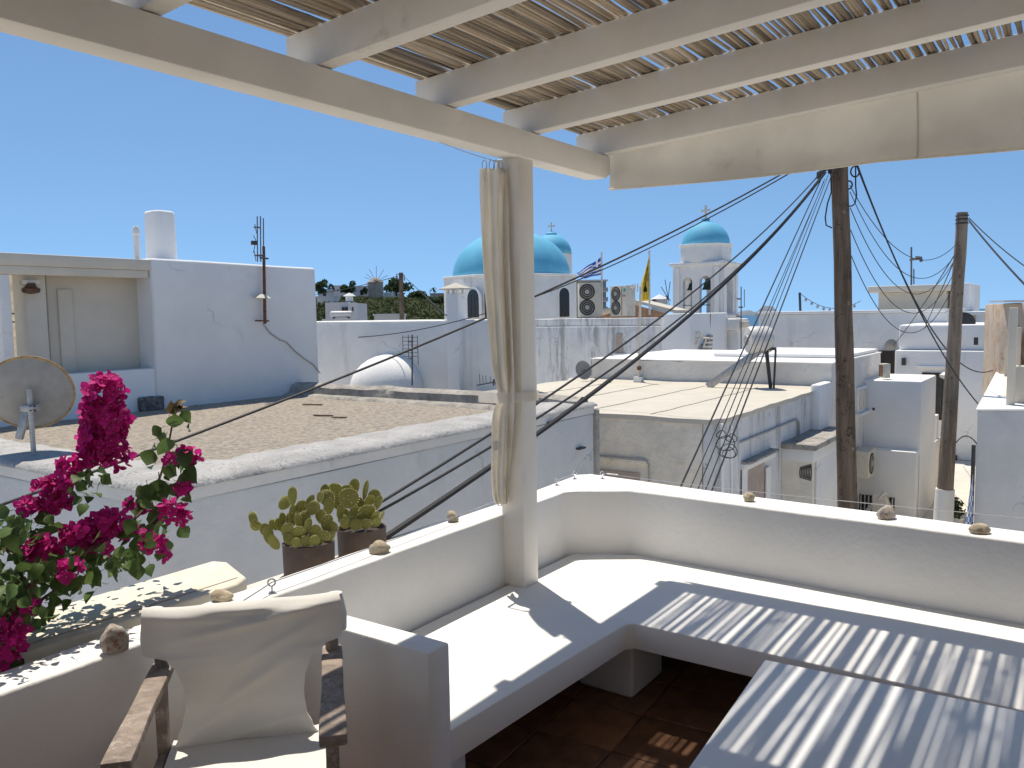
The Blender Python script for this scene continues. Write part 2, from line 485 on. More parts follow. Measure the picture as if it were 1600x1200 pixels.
for a in RA:
    w, h = .066, .122
    b0 = B0 + rnd.uniform(-.012, .012)
    mb = MB()
    vs = []
    for b in (b0, B1):
        zb = ZB1 + .003 + (b - bi) * SL
        vs += [W(a - w, b, zb), W(a, b, zb), W(a, b, zb + h), W(a - w, b, zb + h)]
    mb.add(vs, [(0, 1, 2, 3), (7, 6, 5, 4), (0, 4, 5, 1), (1, 5, 6, 2), (2, 6, 7, 3), (3, 7, 4, 0)])
    mb.build('rafter', 'pergola_paint', perg, bevel=.005, seg=2)
# a second beam carries the far end of the rafters, out of the picture
# reeds: canes laid across the rafters
def reed_mesh(k):
    r_ = random.Random(k)
    n, L_ = 11, 1.0
    pts, rs = [], []
    ph = r_.uniform(0, 6)
    r0 = r_.uniform(.0062, .0088)
    knots = [r_.uniform(.12, .2) * (i + .3) for i in range(7)]
    ys = sorted(set([i / (n - 1) for i in range(n)] + [q + d for q in knots if q < .95 for d in (-.012, 0, .012)]))
    for y in ys:
        kn = any(abs(y - q) < 1e-6 for q in knots)
        pts.append(Vector((.0058 * math.sin(y * 6 + ph) + .0032 * math.sin(y * 15 + ph * 2), y - .5, .003 * math.sin(y * 7 + ph))))
        rs.append(r0 * (1.02 - .18 * y) * (1.22 if kn else 1))
    return MB().tube(pts, rs, 6).mesh('reed', 'reed', Vector((0, 0, 0)), smooth=True, ang=50)
reed_me = [reed_mesh(k) for k in range(12)]
ZR = ZB1 + .003 + .122
b = B0 + .004
row = 0
nre = 0
A_LO, A_HI = -.1, 3.764
while b < 1.75 and nre < 299:
    pitch = rnd.uniform(.0112, .0152)
    if rnd.random() < .15: pitch += rnd.uniform(.004, .011)
    cutp = rnd.uniform(.8, 2.9)
    split = False
    for (s0, s1) in (((A_LO - rnd.uniform(0, .1), cutp + rnd.uniform(-.12, .1)), (cutp, A_HI + rnd.uniform(-.02, .06))) if split else ((A_LO - rnd.uniform(0, .1), A_HI + rnd.uniform(-.015, .008)),)):
        if b > -.2 and s1 < .2: continue
        if split and rnd.random() < .10 and b > B0 + .1: continue
        ln = s1 - s0
        me = rnd.choice(reed_me)
        tilt = rnd.uniform(-.006, .006)
        c = W((s0 + s1) / 2, b + rnd.uniform(-.004, .004), ZR + (b - bi) * SL + .009 + rnd.uniform(-.001, .004))
        ysgn = 1 if rnd.random() < .5 else -1
        fat = rnd.uniform(.9, 1.15)
        M = Matrix.Translation(c) @ Matrix.Rotation(math.pi / 2 - GA - math.pi / 2 + tilt, 4, 'Z') @ Matrix.Rotation(rnd.uniform(0, 6.28), 4, 'Y') @ Matrix.Diagonal((fat, ln * ysgn, fat, 1))
        if ysgn < 0: M = Matrix.Translation(c) @ Matrix.Rotation(-GA + tilt + math.pi, 4, 'Z') @ Matrix.Diagonal((fat, ln, fat, 1))
        inst('reed', me, M, perg)
        nre += 1
    b += pitch

# the house the pergola leans on: its walls stand behind and beside the terrace
home = thing('home_house', W(-1.6, 1.0, STREET), 'plain off-white house wall that carries the inner ends of the rafters', 'house')
bx(-4.5, -1.45, -2.26, 2.42, STREET, 3.3).build('wall', 'limewash', home, bevel=.02)
bx(-4.5, 3.4, 2.42, 6.0, STREET, 3.3).build('wall', 'limewash', home, bevel=.02)
bx(-4.6, 3.45, -2.3, 6.1, 3.302, 3.45).build('roof', 'limewash', home, bevel=.02) if False else None

# the rest of the reed mat, over the inner part of the terrace
mb = MB()
for (a0, a1, b0, b1) in ((-1.44, -.06, B0, 1.78), (-1.44, 3.78, 1.79, 2.41)):
    b = b0
    while b < b1:
        r = rnd.uniform(.008, .012)
        z = ZR + (b - bi) * SL + .011
        mb.tube([W(a0 + rnd.uniform(0, .04), b, z), W((a0 + a1) / 2, b + rnd.uniform(-.006, .006), z), W(a1 - rnd.uniform(0, .04), b, z)], r, 5)
        b += rnd.uniform(.017, .025)
tag(mb.build('reed_mat', 'reed', perg, smooth=True, ang=50), kind='stuff')
# ------------------------------------------------------------------ canvas valance under the last rafter
ca = 3.776
c_tl, c_tr = on_a(946, 250, ca), on_a(1640, 120, ca)
c_bl, c_br = on_a(952, 296, ca), on_a(1640, 224, ca)
val = thing('canvas_valance', c_bl, 'cream canvas valance hanging from the outermost rafter', 'canvas')
def val_fn(u, v):
    uu = u * 1.75
    top = c_tl.lerp(c_tr, uu) + UP * .118
    bot = c_bl.lerp(c_br, uu)
    p = top.lerp(bot, v)
    bil = math.sin(v * math.pi) * .018 + .008 * math.sin(uu * 9 + v * 3) * v + .012 * noise.noise(Vector((uu * 4, v * 2, 1))) * v
    sag = -.012 * math.sin(min(1, (uu % .68) / .68) * math.pi) * v
    return p + A * bil + UP * sag
MB().grid(90, 14, val_fn, thick=A * .003).build('cloth', 'canvas', val, smooth=True, ang=80)
hp = [val_fn(i / 90, 1) - A * .002 for i in range(91)]
MB().tube(hp, .005, 6).build('hem', 'canvas', val, smooth=True)
u_s = .0
for i in range(1, 60):
    u = i / 90
    p = val_fn(u, .5) - CAM
    if 800 + F_PX * p.dot(cR) / p.dot(cF) > 1420: u_s = u; break
MB().tube([val_fn(u_s, k / 10) - A * .003 for k in range(11)], .004, 5).build('seam', 'canvas', val, smooth=True)

# ------------------------------------------------------------------ curtain gathered beside the post
cur = thing('gathered_curtain', W(2.95, -2.16, .72), 'cream canvas curtain gathered and tied against the pergola post', 'curtain')
CA = 2.935
key = [(263, 749, 791), (300, 749, 793), (380, 753, 795), (450, 757, 797), (520, 763, 800), (575, 769, 802), (610, 777, 803), (624, 779, 804), (640, 771, 803), (660, 768, 802), (700, 768, 799), (740, 767, 795), (775, 769, 793), (788, 774, 792)]
def cur_fn(u, v, k=0):
    y = 263 + v * (788 - 263)
    for (y0, l0, r0), (y1, l1, r1) in zip(key[:-1], key[1:]):
        if y <= y1 + 1e-6:
            t = (y - y0) / (y1 - y0)
            l, r = l0 + (l1 - l0) * t, r0 + (r1 - r0) * t
            break
    fold = math.sin(u * math.pi * 3.6 + .3 + 1.1 * math.sin(v * 3)) 
    x = l + (r - l) * u
    pinch = 1 - .75 * math.exp(-((y - 622) / 26.0) ** 2)
    d = CA - .012 - .02 * pinch * fold - .01 * noise.noise(Vector((u * 5, v * 6, 2))) + .05 * u * 0
    return on_a(x, y, d)
MB().grid(64, 60, cur_fn, thick=A * .004).build('cloth', 'canvas', cur, smooth=True, ang=80)
# tie band round curtain and post
tb_pts = []
ring = [(CA - .05, -2.205), (CA - .05, -2.12), (2.953, -2.014), (3.086, -2.014), (3.086, -2.15), (3.0, -2.21)]
mb = MB()
zc = on_a(800, 624, CA - .05).z
nR = len(ring)
for k in range(nR):
    p, q = ring[k], ring[(k + 1) % nR]
    mb.quad(W(p[0], p[1], zc - .022), W(q[0], q[1], zc - .022), W(q[0], q[1], zc + .024), W(p[0], p[1], zc + .024))
mb.build('tie_band', 'canvas', cur)
for k, x in enumerate((757, 768, 776, 782)):
    p = on_a(x, 258, CA - .01)
    loop = [p + UP * .022 * math.cos(t) + (A * .3 + B).normalized() * .011 * math.sin(t) for t in [2 * math.pi * q / 14 for q in range(15)]]
    MB().tube(loop, .0022, 5).build('ring', 'steel', cur, smooth=True)
wp0, wp1 = W(2.5, -2.075, 2.274), W(2.955, -2.10, 2.262)
MB().tube([wp0.lerp(wp1, i / 12) - UP * .006 * math.sin(math.pi * i / 12) for i in range(13)], .0016, 5).build('wire', 'steel', cur)

# ------------------------------------------------------------------ canvas chair
bl_, br_ = on_z(252, 1043, .66), on_z(518, 1016, .66)
cu_ = (br_ - bl_); cw = cu_.length; cu_.normalize(); cu_.z = 0; cu_.normalize()
cv_ = Vector((cu_.y, -cu_.x, 0))                      # facing direction, towards the camera
cc = (bl_ + br_) / 2; cc.z = 0
chair = thing('directors_chair', cc + cv_ * .22, 'folding wooden chair with white canvas seat and back cover beside the bench', 'chair')
def C(x, y, z): return cc + cu_ * x + cv_ * y + UP * z
hw = .228
for sx in (-1, 1):
    x = sx * hw
    mb = MB()
    n = 10
    vs = []
    for i in range(n + 1):
        y = -.045 + .535 * i / n
        w_ = .027 + .0015 * math.sin(i * .9) + .004 * i / n
        cx = x
        z = .66 + .002 * math.sin(i / n * 3)
        vs += [C(cx - w_, y, z - .028), C(cx + w_, y, z - .028), C(cx + w_, y, z), C(cx - w_, y, z)]
    fs = [(0, 1, 2, 3), (4 * n + 3, 4 * n + 2, 4 * n + 1, 4 * n)] + [(4 * i + k, 4 * (i + 1) + k, 4 * (i + 1) + (k + 1) % 4, 4 * i + (k + 1) % 4) for i in range(n) for k in range(4)]
    mb.add(vs, fs)
    mb.build('armrest', 'gray_wood', chair, bevel=.005, seg=2)
    MB().tube([C(x, -.01, .62), C(x, -.018, .745), C(x, -.024, .815)], [.0185, .0175, .017], 10).build('back_post', 'gray_wood', chair, smooth=True)
    for y in (.03, .43):
        MB().obox(C(x - sx * .004, y, .315 + .1), cu_ * .014, cv_ * .02, UP * .222).build('side_post', 'gray_wood', chair, bevel=.003)
    MB().obox(C(x - sx * .004, .23, .42), cu_ * .012, cv_ * .215, UP * .02).build('side_rail', 'gray_wood', chair, bevel=.003)
    MB().obox(C(x - sx * .004, .23, .185), cu_ * .012, cv_ * .235, UP * .018).build('side_rail', 'gray_wood', chair, bevel=.003)
    MB().obox(C(x - sx * .002, .23, .02), cu_ * .015, cv_ * .25, UP * .0155).build('foot_rail', 'gray_wood', chair, bevel=.003)
    for y in (.05, .41):
        d0, d1 = C(sx * (hw - .03), y - .02 * sx, .03), C(-sx * (hw - .04), y - .02 * sx, .41)
        dd = (d1 - d0).normalized()
        MB().obox((d0 + d1) / 2, dd * ((d1 - d0).length / 2), cv_ * .009, dd.cross(cv_) * .017).build('cross_leg', 'gray_wood', chair, bevel=.002)
def seat_fn(u, v):
    x, y = -.205 + .41 * u, -.005 + .455 * v
    return C(x, y, .448 - .016 * math.sin(u * math.pi) - .004 * noise.noise(Vector((u * 4, v * 4, 0))))
MB().grid(16, 12, seat_fn, thick=-UP * .005).build('seat', 'chair_canvas', chair, smooth=True, ang=80)
prof = [(0, -.268, .252), (.06, -.268, .258), (.20, -.272, .262), (.30, -.268, .256), (.37, -.204, .192), (.45, -.184, .166), (.56, -.168, .152), (.68, -.164, .148), (.80, -.172, .153), (.90, -.186, .168), (1, -.205, .19)]
def back_fn(u, v):
    for p, q in zip(prof[:-1], prof[1:]):
        if v <= q[0] + 1e-6:
            t = (v - p[0]) / (q[0] - p[0]); t = t * t * (3 - 2 * t)
            l, r = p[1] + (q[1] - p[1]) * t, p[2] + (q[2] - p[2]) * t
            break
    x = l + (r - l) * u
    e = abs(2 * u - 1)
    z = .828 - v * .395 - (.012 * (1 - e ** 4) if v < .02 else .012 * (1 - e ** 4) * (1 - v))
    y = .012 - .05 * math.sin(math.pi * u) * (.35 + .4 * v) + (.03 * v)
    # slack folds: long diagonals pulled from the post tops
    w = 0
    for (ax, az, dx, dz, am, wd) in ((.14, .79, -1, -.18, .013, .013), (-.02, .755, 1, .13, .011, .011), (.02, .60, 1, .62, .010, .016), (-.1, .50, 1, .45, .009, .018), (-.12, .785, -1, .12, .008, .012), (.12, .72, 1, .5, .008, .012), (.05, .47, 1, .25, .01, .015), (-.02, .80, 1, -.05, .009, .01)):
        ln = math.hypot(dx, dz)
        s_ = ((x - ax) * dx + (z - az) * dz) / ln
        t_ = (-(x - ax) * dz + (z - az) * dx) / ln
        w += (1.15 if az > .7 else 1.0) * am * math.exp(-(t_ / wd) ** 2) * math.exp(-(s_ / .13) ** 2)
    y += w + .007 * noise.noise(Vector((x * 9, z * 9, 4)))
    if v < .06: y -= .02 * (1 - v / .06) ** 2
    return C(x, y, z)
mb = MB().grid(60, 56, back_fn, thick=-cv_ * .03 if False else -cv_ * .006)
mb.build('backrest', 'chair_canvas', chair, smooth=True, ang=80)
for sx in (-1, 1):                                    # sleeve round each post
    MB().tube([C(sx * (hw + .012), -.018, .715), C(sx * (hw + .014), -.022, .76), C(sx * (hw + .012), -.024, .818)], [.031, .031, .022], 12).build('sleeve', 'chair_canvas', chair, smooth=True, ang=80)

# ------------------------------------------------------------------ ledge of the neighbouring planter, outside the parapet
material('ledge_cream', (.70, .655, .55), .85, .1, 6, .3, 50, .003, stain=(.45, .4, .3), samt=.5, sscale=5, sthr=.55)
led = thing('planter_ledge', W(.6, -2.55, STREET), 'cream stone ledge with a scored line outside the parapet under the bougainvillea', 'ledge')
LZ = .70
MB().prism([W(-1.2, -2.35, 0), W(1.70, -2.35, 0), W(1.765, -2.39, 0), W(1.84, -2.60, 0), W(1.82, -2.66, 0), W(-1.2, -2.66, 0)], LZ - .05, LZ).build('coping', 'ledge_cream', led, bevel=.01, seg=3, cut=.3, amp=.0015)
bx(-1.2, 1.7, -2.365, -2.361, LZ - .078, LZ - .052).build('drip_edge', 'ledge_cream', led)
bx(-1.2, 1.70, -2.64, -2.38, STREET, LZ - .052).build('wall', 'limewash', led)
MB().tube([W(-1.2, -2.405, LZ + .0005), W(1.74, -2.405, LZ + .0005)], .0016, 4).build('joint', 'gray_wood', led)
shelf = tag(MB().prism([W(1.93, -2.33, 0), W(3.3, -2.33, 0), W(3.3, -2.68, 0), W(1.97, -2.68, 0), W(1.93, -2.64, 0)], .50, .558).build('pot_shelf', 'ledge_cream', bevel=.01, seg=2),
            'cream stone shelf outside the parapet carrying the two cactus pots', 'shelf')
tag(bx(1.98, 3.25, -2.64, -2.38, STREET, .498).build('shelf_wall', 'limewash'), 'white masonry under the stone shelf of the cactus pots', 'wall')

# ------------------------------------------------------------------ prickly pears in brown pots
material('pot_brown', (.165, .122, .10), .75, .3, 9, .35, 30, .003, stain=(.2, .16, .13), samt=.5, sscale=6, streak=True)
material('soil', (.07, .055, .045), .95, .4, 40, .8, 90, .006)
material('pad_green', (.34, .345, .09), .6, .3, 30, .6, 130, .003, rand=.3, stain=(.40, .30, .13), samt=.6, sscale=18, sthr=.5)
material('pad_spine', (.78, .72, .42), .8, .2, 30, 0)
def pad_mesh(seed):
    r_ = random.Random(seed)
    mb = MB()
    n, rr = 16, 10
    vs = []
    for i in range(rr + 1):
        ph = -math.pi / 2 + math.pi * i / rr
        for k in range(n):
            t = 2 * math.pi * k / n
            z = math.sin(ph)
            w = math.cos(ph) * (1 + .16 * z)
            vs.append((w * math.cos(t) * .62, w * math.sin(t) * .17, z + 1))
    mb.add(vs, [(i * n + k, i * n + (k + 1) % n, (i + 1) * n + (k + 1) % n, (i + 1) * n + k) for i in range(rr) for k in range(n)])
    for i in range(46):                                # areoles: pale tufts over the pad, denser along the rim
        if i < 24:
            ph = -1.2 + 2.75 * (i % 12) / 11
            sx = 1 if i < 12 else -1
            z = math.sin(ph); w = math.cos(ph) * (1 + .16 * z)
            p = Vector((sx * w * .62, 0, z + 1)); nrm = Vector((sx * math.cos(ph), 0, z)).normalized()
        else:
            z, x = r_.uniform(-.7, .8), r_.uniform(-.4, .4)
            q = max(0, 1 - (x / .62) ** 2 - z * z)
            sy = 1 if i % 2 else -1
            p = Vector((x, sy * .17 * math.sqrt(q), z + 1)); nrm = Vector((x * .3, sy, 0)).normalized()
        s_ = .05
        u = nrm.orthogonal().normalized(); w_ = nrm.cross(u)
        mb.add([p + u * s_, p - u * s_ * .5 + w_ * s_ * .8, p - u * s_ * .5 - w_ * s_ * .8, p + nrm * s_ * 2.4], [(0, 1, 3), (1, 2, 3), (2, 0, 3)], 1)
    return mb.mesh('pad', ['pad_green', 'pad_spine'], Vector((0, 0, 0)), smooth=True, ang=60)
pad_me = [pad_mesh(k) for k in range(4)]
def cactus(px, py, wpx, pads, label, stake=False):
    c = on_b(px, py, -2.48)
    d = (c - CAM).dot(cF)
    R = wpx / 2 * d / F_PX
    zb = .56
    root = thing('potted_cactus', Vector((c.x, c.y, zb)), label, 'potted plant', 'prickly pears potted outside the parapet')
    o = Vector((c.x, c.y, zb))
    H = c.z - zb
    MB().lathe(o, [(R * .97, .004), (R * .985, H * .5), (R, H), (R * .985, H + .004), (R * .93, H + .002), (R * .92, H - .025), (0.001, H - .025)], 36).build('pot', 'pot_brown', root, smooth=True, ang=50)
    MB().lathe(o, [(R * 1.02, .001), (R * 1.2, .02), (R * 1.16, .022), (R * 1.0, .006)], 30).build('saucer', 'pot_brown', root, smooth=True)
    MB().lathe(o, [(R * .91, H - .05), (R * .9, H - .024), (R * .4, H - .014), (.002, H - .012)], 20).build('soil', 'soil', root, smooth=True)
    fwd = Vector((c.x, c.y, 0)).normalized()
    side = Vector((fwd.y, -fwd.x, 0))
    for i, (x, y, hw_, hh, tilt, yaw, dep) in enumerate(pads):
        p = on_plane(x, y, c + fwd * dep * R, fwd)
        dd = (p - CAM).dot(cF)
        s_ = hh * dd / F_PX
        sw = hw_ * dd / F_PX / .62
        # base of the pad at p - half height along its tilt
        M = Matrix.Translation(p) @ Matrix.Rotation(math.atan2(side.y, side.x), 4, 'Z') @ Matrix.Rotation(math.radians(tilt), 4, 'Y') @ Matrix.Rotation(math.radians(yaw), 4, 'Z') @ Matrix.Rotation(rnd.uniform(-.25, .25), 4, 'X') @ Matrix.Diagonal((sw / max(.45, math.cos(math.radians(yaw))), s_, s_, 1)) @ Matrix.Translation((0, 0, -1))
        inst('pad', pad_me[i % 4], M, root)
    return root
P1 = [(396, 812, 6, 13, -12, 40, .1), (400, 822, 9, 8, 10, 0, .2), (416, 829, 13, 9, 60, 20, .0), (420, 838, 15, 8, 75, 0, -.2), (428, 848, 13, 8, 70, 10, -.4), (437, 820, 6, 12, -25, 30, .2), (449, 829, 9, 13, 12, 10, -.6), (465, 834, 10, 13, 35, 0, -.6), (442, 810, 5, 10, -15, 40, .3),
      (457, 775, 7, 15, 3, 20, .0), (445, 786, 11, 9, -60, 15, .1), (458, 805, 6, 18, 3, 50, .1), (471, 792, 9, 11, 30, 10, .2), (484, 783, 6, 11, 32, 40, .2), (489, 794, 10, 12, 38, 0, .0), (476, 812, 9, 14, 8, 0, -.1), (466, 813, 5, 13, 0, 50, -.3), (481, 824, 6, 15, 5, 50, -.5),
      (502, 808, 8, 13, -18, 10, .2), (511, 817, 9, 14, 15, 10, -.2), (519, 824, 10, 9, 55, 0, -.3), (494, 836, 17, 11, 80, 0, -.6), (500, 777, 5, 9, 5, 30, .3), (453, 816, 5, 15, -5, 40, .3), (472, 836, 7, 12, 10, 30, .0), (428, 820, 6, 10, -30, 20, .3), (452, 842, 8, 10, -35, 20, -.75), (505, 838, 9, 10, 40, 10, -.7), (478, 846, 9, 9, 15, 0, -.8), (492, 845, 8, 9, -20, 15, -.8), (463, 848, 7, 8, 10, 20, -.85), (516, 838, 7, 10, 30, 20, -.4), (448, 833, 6, 12, -12, 30, -.3)]
P2 = [(508, 768, 7, 12, -5, 20, .1), (523, 768, 12, 14, -12, 0, .3), (511, 779, 11, 14, -25, 10, -.2), (514, 792, 14, 8, -75, 0, -.3), (545, 779, 15, 17, 12, 0, -.4), (541, 769, 10, 12, 18, 0, .2), (554, 760, 8, 13, -8, 20, .4), (571, 766, 4, 16, 10, 60, .3), (584, 776, 10, 12, 38, 10, .3),
      (577, 784, 7, 12, 10, 20, .1), (591, 786, 6, 12, 15, 40, .1), (532, 799, 11, 6, -80, 0, -.5), (556, 802, 12, 10, 60, 0, -.1), (574, 801, 13, 13, -20, 0, -.3), (586, 808, 6, 11, 22, 30, -.5), (540, 806, 12, 8, 70, 0, .2), (560, 788, 10, 11, 25, 20, .3), (597, 806, 3, 9, 8, 60, -.2), (548, 814, 6, 9, -10, 30, -.6), (530, 788, 8, 12, -35, 30, .3), (540, 818, 8, 9, -25, 10, -.75), (556, 820, 9, 9, 10, 0, -.8), (572, 819, 8, 9, 30, 10, -.8), (588, 816, 7, 9, 25, 20, -.6), (564, 812, 7, 11, -10, 20, -.4), (536, 812, 7, 9, -30, 10, -.3)]
pot1 = cactus(482, 847, 80, P1, 'sprawling prickly pear in a brown pot beside the wire eye bolt')
pot2 = cactus(565, 824, 76, P2, 'broad-padded prickly pear in a brown pot beside the lone stone on the wall')
# ------------------------------------------------------------------ stones lying on the parapet
def stone(px, py, w, h, dep, mat, label, seed, z=ZP):
    c = on_z(px, py, z)
    d = (c - CAM).dot(cF)
    s_ = d / F_PX
    r_ = random.Random(seed)
    bm = bmesh.new()
    bmesh.ops.create_icosphere(bm, subdivisions=3, radius=1)
    off = Vector((seed * 3.1, seed * 1.7, 0))
    for v in bm.verts:
        n_ = noise.noise(v.co * .9 + off) * .3 + noise.noise(v.co * 2.2 + off) * .16 + noise.noise(v.co * 5 + off) * .05
        v.co *= 1 + n_
        if v.co.z < -.55: v.co.z = -.55 - (v.co.z + .55) * -.1
        v.co = Vector((v.co.x * w * s_ / 2, v.co.y * dep * s_ / 2, (v.co.z + .55) * h * s_ / 1.35))
    me = bpy.data.meshes.new('loose_stone')
    bm.to_mesh(me); bm.free()
    me.materials.append(MAT[mat])
    for p in me.polygons: p.use_smooth = True
    o = bpy.data.objects.new('loose_stone', me)
    COL.objects.link(o)
    o.location = c + UP * .001
    o.rotation_euler = (0, 0, r_.uniform(-.4, .4))
    tag(o, label, 'stone', 'stones laid on the parapet')
stone(1170, 783, 18, 12, 16, 'stone', 'small round ochre stone on the parapet before the boarded pale doorways', 1)
stone(1386, 811, 29, 17, 22, 'marble_stone', 'grey banded oval stone on the parapet below the slanted white arm', 2)
stone(1531, 833, 33, 13, 22, 'stone', 'flat tan stone on the parapet below the blue and white cloth', 3)
stone(707, 815, 17, 15, 16, 'stone', 'small upright buff stone on the parapet beside the curtain', 4)
stone(593, 864, 31, 17, 22, 'stone', 'flat crusty stone on the parapet beside the cactus pots', 5)
stone(180, 1018, 42, 36, 30, 'marble_stone', 'rust-capped pale stone on the parapet under the bougainvillea shadow', 6)
stone(346, 938, 34, 14, 22, 'stone', 'low buff stone on the parapet half hidden by the chair back', 7)

# ------------------------------------------------------------------ strained wires on eye bolts
def bolt(px, py, label, lean=0.0, z=ZP, s=1.0):
    c = on_z(px, py, z)
    root = thing('eye_bolt', c, label, 'eye bolt')
    MB().tube([c - UP * .01, c + UP * .028 * s], .0032, 8).build('shank', 'steel', root, smooth=True)
    n = ray(px, py); u = Vector((-n.y, n.x, 0)).normalized()
    MB().tube([c + UP * (.043 * s + .015 * s * math.cos(t)) + u * .015 * s * math.sin(t) for t in [2 * math.pi * k / 16 for k in range(17)]], .003, 6).build('eye', 'steel', root, smooth=True)
    MB().lathe(c, [(.011, 0), (.011, .003)], 12).build('washer', 'steel', root)
    return c + UP * .043 * s
k1 = bolt(425, 926, 'bright steel eye bolt on the parapet beside the cactus saucer', s=.8)
k2 = bolt(870, 758, 'thin steel eye bolt on the parapet beside the post, inner of two', s=.7)
k3 = bolt(898, 748, 'thin steel eye bolt on the parapet corner, outer of two', s=.7)
k4 = bolt(941, 748, 'thin steel eye bolt on the broad parapet corner carrying the long wire', s=.7)
def sagline(p, q, sag, n=16): return [p.lerp(q, i / n) - UP * sag * 4 * (i / n) * (1 - i / n) for i in range(n + 1)]
def wire(pts, r, mat, label, name='strained_wire', cat='wire', group=None, seg=5):
    return tag(MB().tube(pts, r, seg).build(name, mat, smooth=True), label, cat, group)
wire(sagline(k1, on_z(778, 793, ZP) + UP * .035, .006), .0022, 'steel', 'thin steel wire strained along the parapet past the cactus pots')
wire(sagline(k1, on_z(300, 990, ZP) + UP * .01, .004), .0022, 'steel', 'thin steel wire dropping from the bright eye bolt behind the chair')
wire(sagline(k2, k3, .004), .002, 'steel', 'short slack wire between the two thin eye bolts at the corner')
e_far = on_a(1640, 812, 3.80)
wire(sagline(k4, e_far, .012, 24), .0017, 'steel', 'long thin wire strained above the parapet in front of the street')
tb_ = thing('wire_strainer', k4 + B * .05, 'small steel turnbuckle on the long wire beside the corner bolt', 'turnbuckle')
dW = (e_far - k4).normalized()
MB().tube([k4 + dW * .03, k4 + dW * .1], .004, 6).build('body', 'galvanised', tb_)
MB().tube([k4 + dW * .005, k4 + dW * .03], .0022, 5).build('hook', 'steel', tb_)
ub = on_z(782, 790, ZP)
sh = thing('wire_shackle', ub, 'steel shackle bolted on the parapet under the curtain end', 'shackle')
MB().tube([ub + B * .03 * math.cos(t) + UP * (.02 + .016 * math.sin(t)) for t in [k * math.pi / 8 for k in range(-2, 11)]], .0035, 6).build('bow', 'steel', sh, smooth=True)
MB().lathe(ub, [(.014, 0), (.014, .006), (.006, .012), (.006, .024)], 10).build('base', 'steel', sh)
# ------------------------------------------------------------------ bougainvillea growing up outside the parapet
material('leaf_green', (.10, .165, .045), .5, .35, 25, .2, 60, .002, rand=.4, trans=.3)
material('leaf_young', (.17, .12, .05), .5, .3, 25, .2, 60, .002, rand=.3, trans=.3)
material('bract', (.62, .022, .26), .7, .25, 40, .15, 120, .001, rand=.35, trans=.35)
material('bract_heart', (.85, .74, .55), .8, .1, 30, 0)
material('stem_brown', (.12, .07, .045), .8, .3, 30, .4, 90, .002)
BB = -2.53
bou = thing('bougainvillea', W(.35, BB, STREET), 'bougainvillea with magenta bract panicles arching over the cream ledge', 'shrub')
def bp(x, y, d=0.0): return on_b(x, y, BB + d)
branches = [
    [(-70, 1130, 0.1), (-30, 1040, .14), (10, 960, .18), (60, 905, .2), (120, 870, .18), (180, 835, .12), (225, 795, .06), (250, 745, .0), (264, 690, -.02), (274, 635, -.03)],
    [(-60, 900, -.1), (0, 835, -.1), (60, 790, -.08), (110, 760, -.06), (145, 725, -.03), (160, 690, 0), (166, 640, 0), (166, 585, .0)],
    [(-30, 1040, .0), (5, 1000, .08), (35, 960, .1), (75, 930, .12), (110, 905, .1)],
    [(60, 905, .05), (100, 865, .0), (140, 838, -.02), (170, 815, -.03)],
    [(180, 835, .05), (225, 830, .06), (258, 800, .05), (285, 765, .03), (300, 720, .02)],
    [(10, 960, .02), (30, 900, .05), (38, 870, .05), (42, 845, .04)],
    [(-70, 1130, 0), (-30, 1070, .1), (0, 1030, .14), (20, 990, .14)],
]
curves = []
for br in branches:
    pts = [bp(*q) for q in br]
    out = []
    for i in range(len(pts) - 1):
        p0, p1, p2, p3 = pts[max(i - 1, 0)], pts[i], pts[i + 1], pts[min(i + 2, len(pts) - 1)]
        for k in range(5):
            t = k / 5
            out.append(.5 * ((2 * p1) + (p2 - p0) * t + (2 * p0 - 5 * p1 + 4 * p2 - p3) * t * t + (3 * p1 - p0 - 3 * p2 + p3) * t ** 3))
    out.append(pts[-1])
    curves.append(out)
    MB().tube(out, [.009 - .0065 * i / len(out) for i in range(len(out))], 6).build('stem', 'stem_brown', bou, smooth=True)
MB().tube([W(.2, -2.76, STREET), W(.15, -2.74, -1.5), W(.15, -2.73, .3), W(.14, -2.70, .74), curves[0][0].lerp(W(.14, -2.66, .8), .3), curves[0][0]], [.03, .026, .02, .016, .014, .012], 8).build('trunk', 'stem_brown', bou, smooth=True)
def leaf_mesh(seed, fold=.25, curl=.3):
    r_ = random.Random(seed)
    mb = MB()
    ws = [(0, .05), (.12, .30), (.3, .46), (.5, .44), (.7, .30), (.88, .12), (1.0, .0)]
    vs, fs = [], []
    for t, w in ws:
        zc = -curl * t * t
        vs += [(-w, t, zc + fold * w + .04 * r_.uniform(-1, 1)), (0, t, zc), (w, t, zc + fold * w + .04 * r_.uniform(-1, 1))]
    for i in range(len(ws) - 1):
        o = 3 * i
        fs += [(o, o + 1, o + 4, o + 3), (o + 1, o + 2, o + 5, o + 4)]
    mb.add(vs, fs)
    mb.add([(-.02, -.3, .03), (.02, -.3, .03), (.02, .02, 0), (-.02, .02, 0)], [(0, 1, 2, 3)])
    mb.keep = True
    return mb
leaf_me = [leaf_mesh(k, rnd.uniform(.1, .75), rnd.uniform(.05, .9)).mesh('leaf', 'leaf_green', Vector((0, 0, 0)), smooth=True, ang=0) for k in range(6)]
leaf_young_me = [leaf_mesh(k + 20, .4, .5).mesh('leaf', 'leaf_young', Vector((0, 0, 0)), smooth=True, ang=0) for k in range(2)]
def orient(p, fwd, nrm, s):
    f = fwd.normalized()
    n_ = (nrm - f * nrm.dot(f)).normalized()
    x = f.cross(n_)
    return Matrix(((x.x * s, f.x * s, n_.x * s, p.x), (x.y * s, f.y * s, n_.y * s, p.y), (x.z * s, f.z * s, n_.z * s, p.z), (0, 0, 0, 1)))
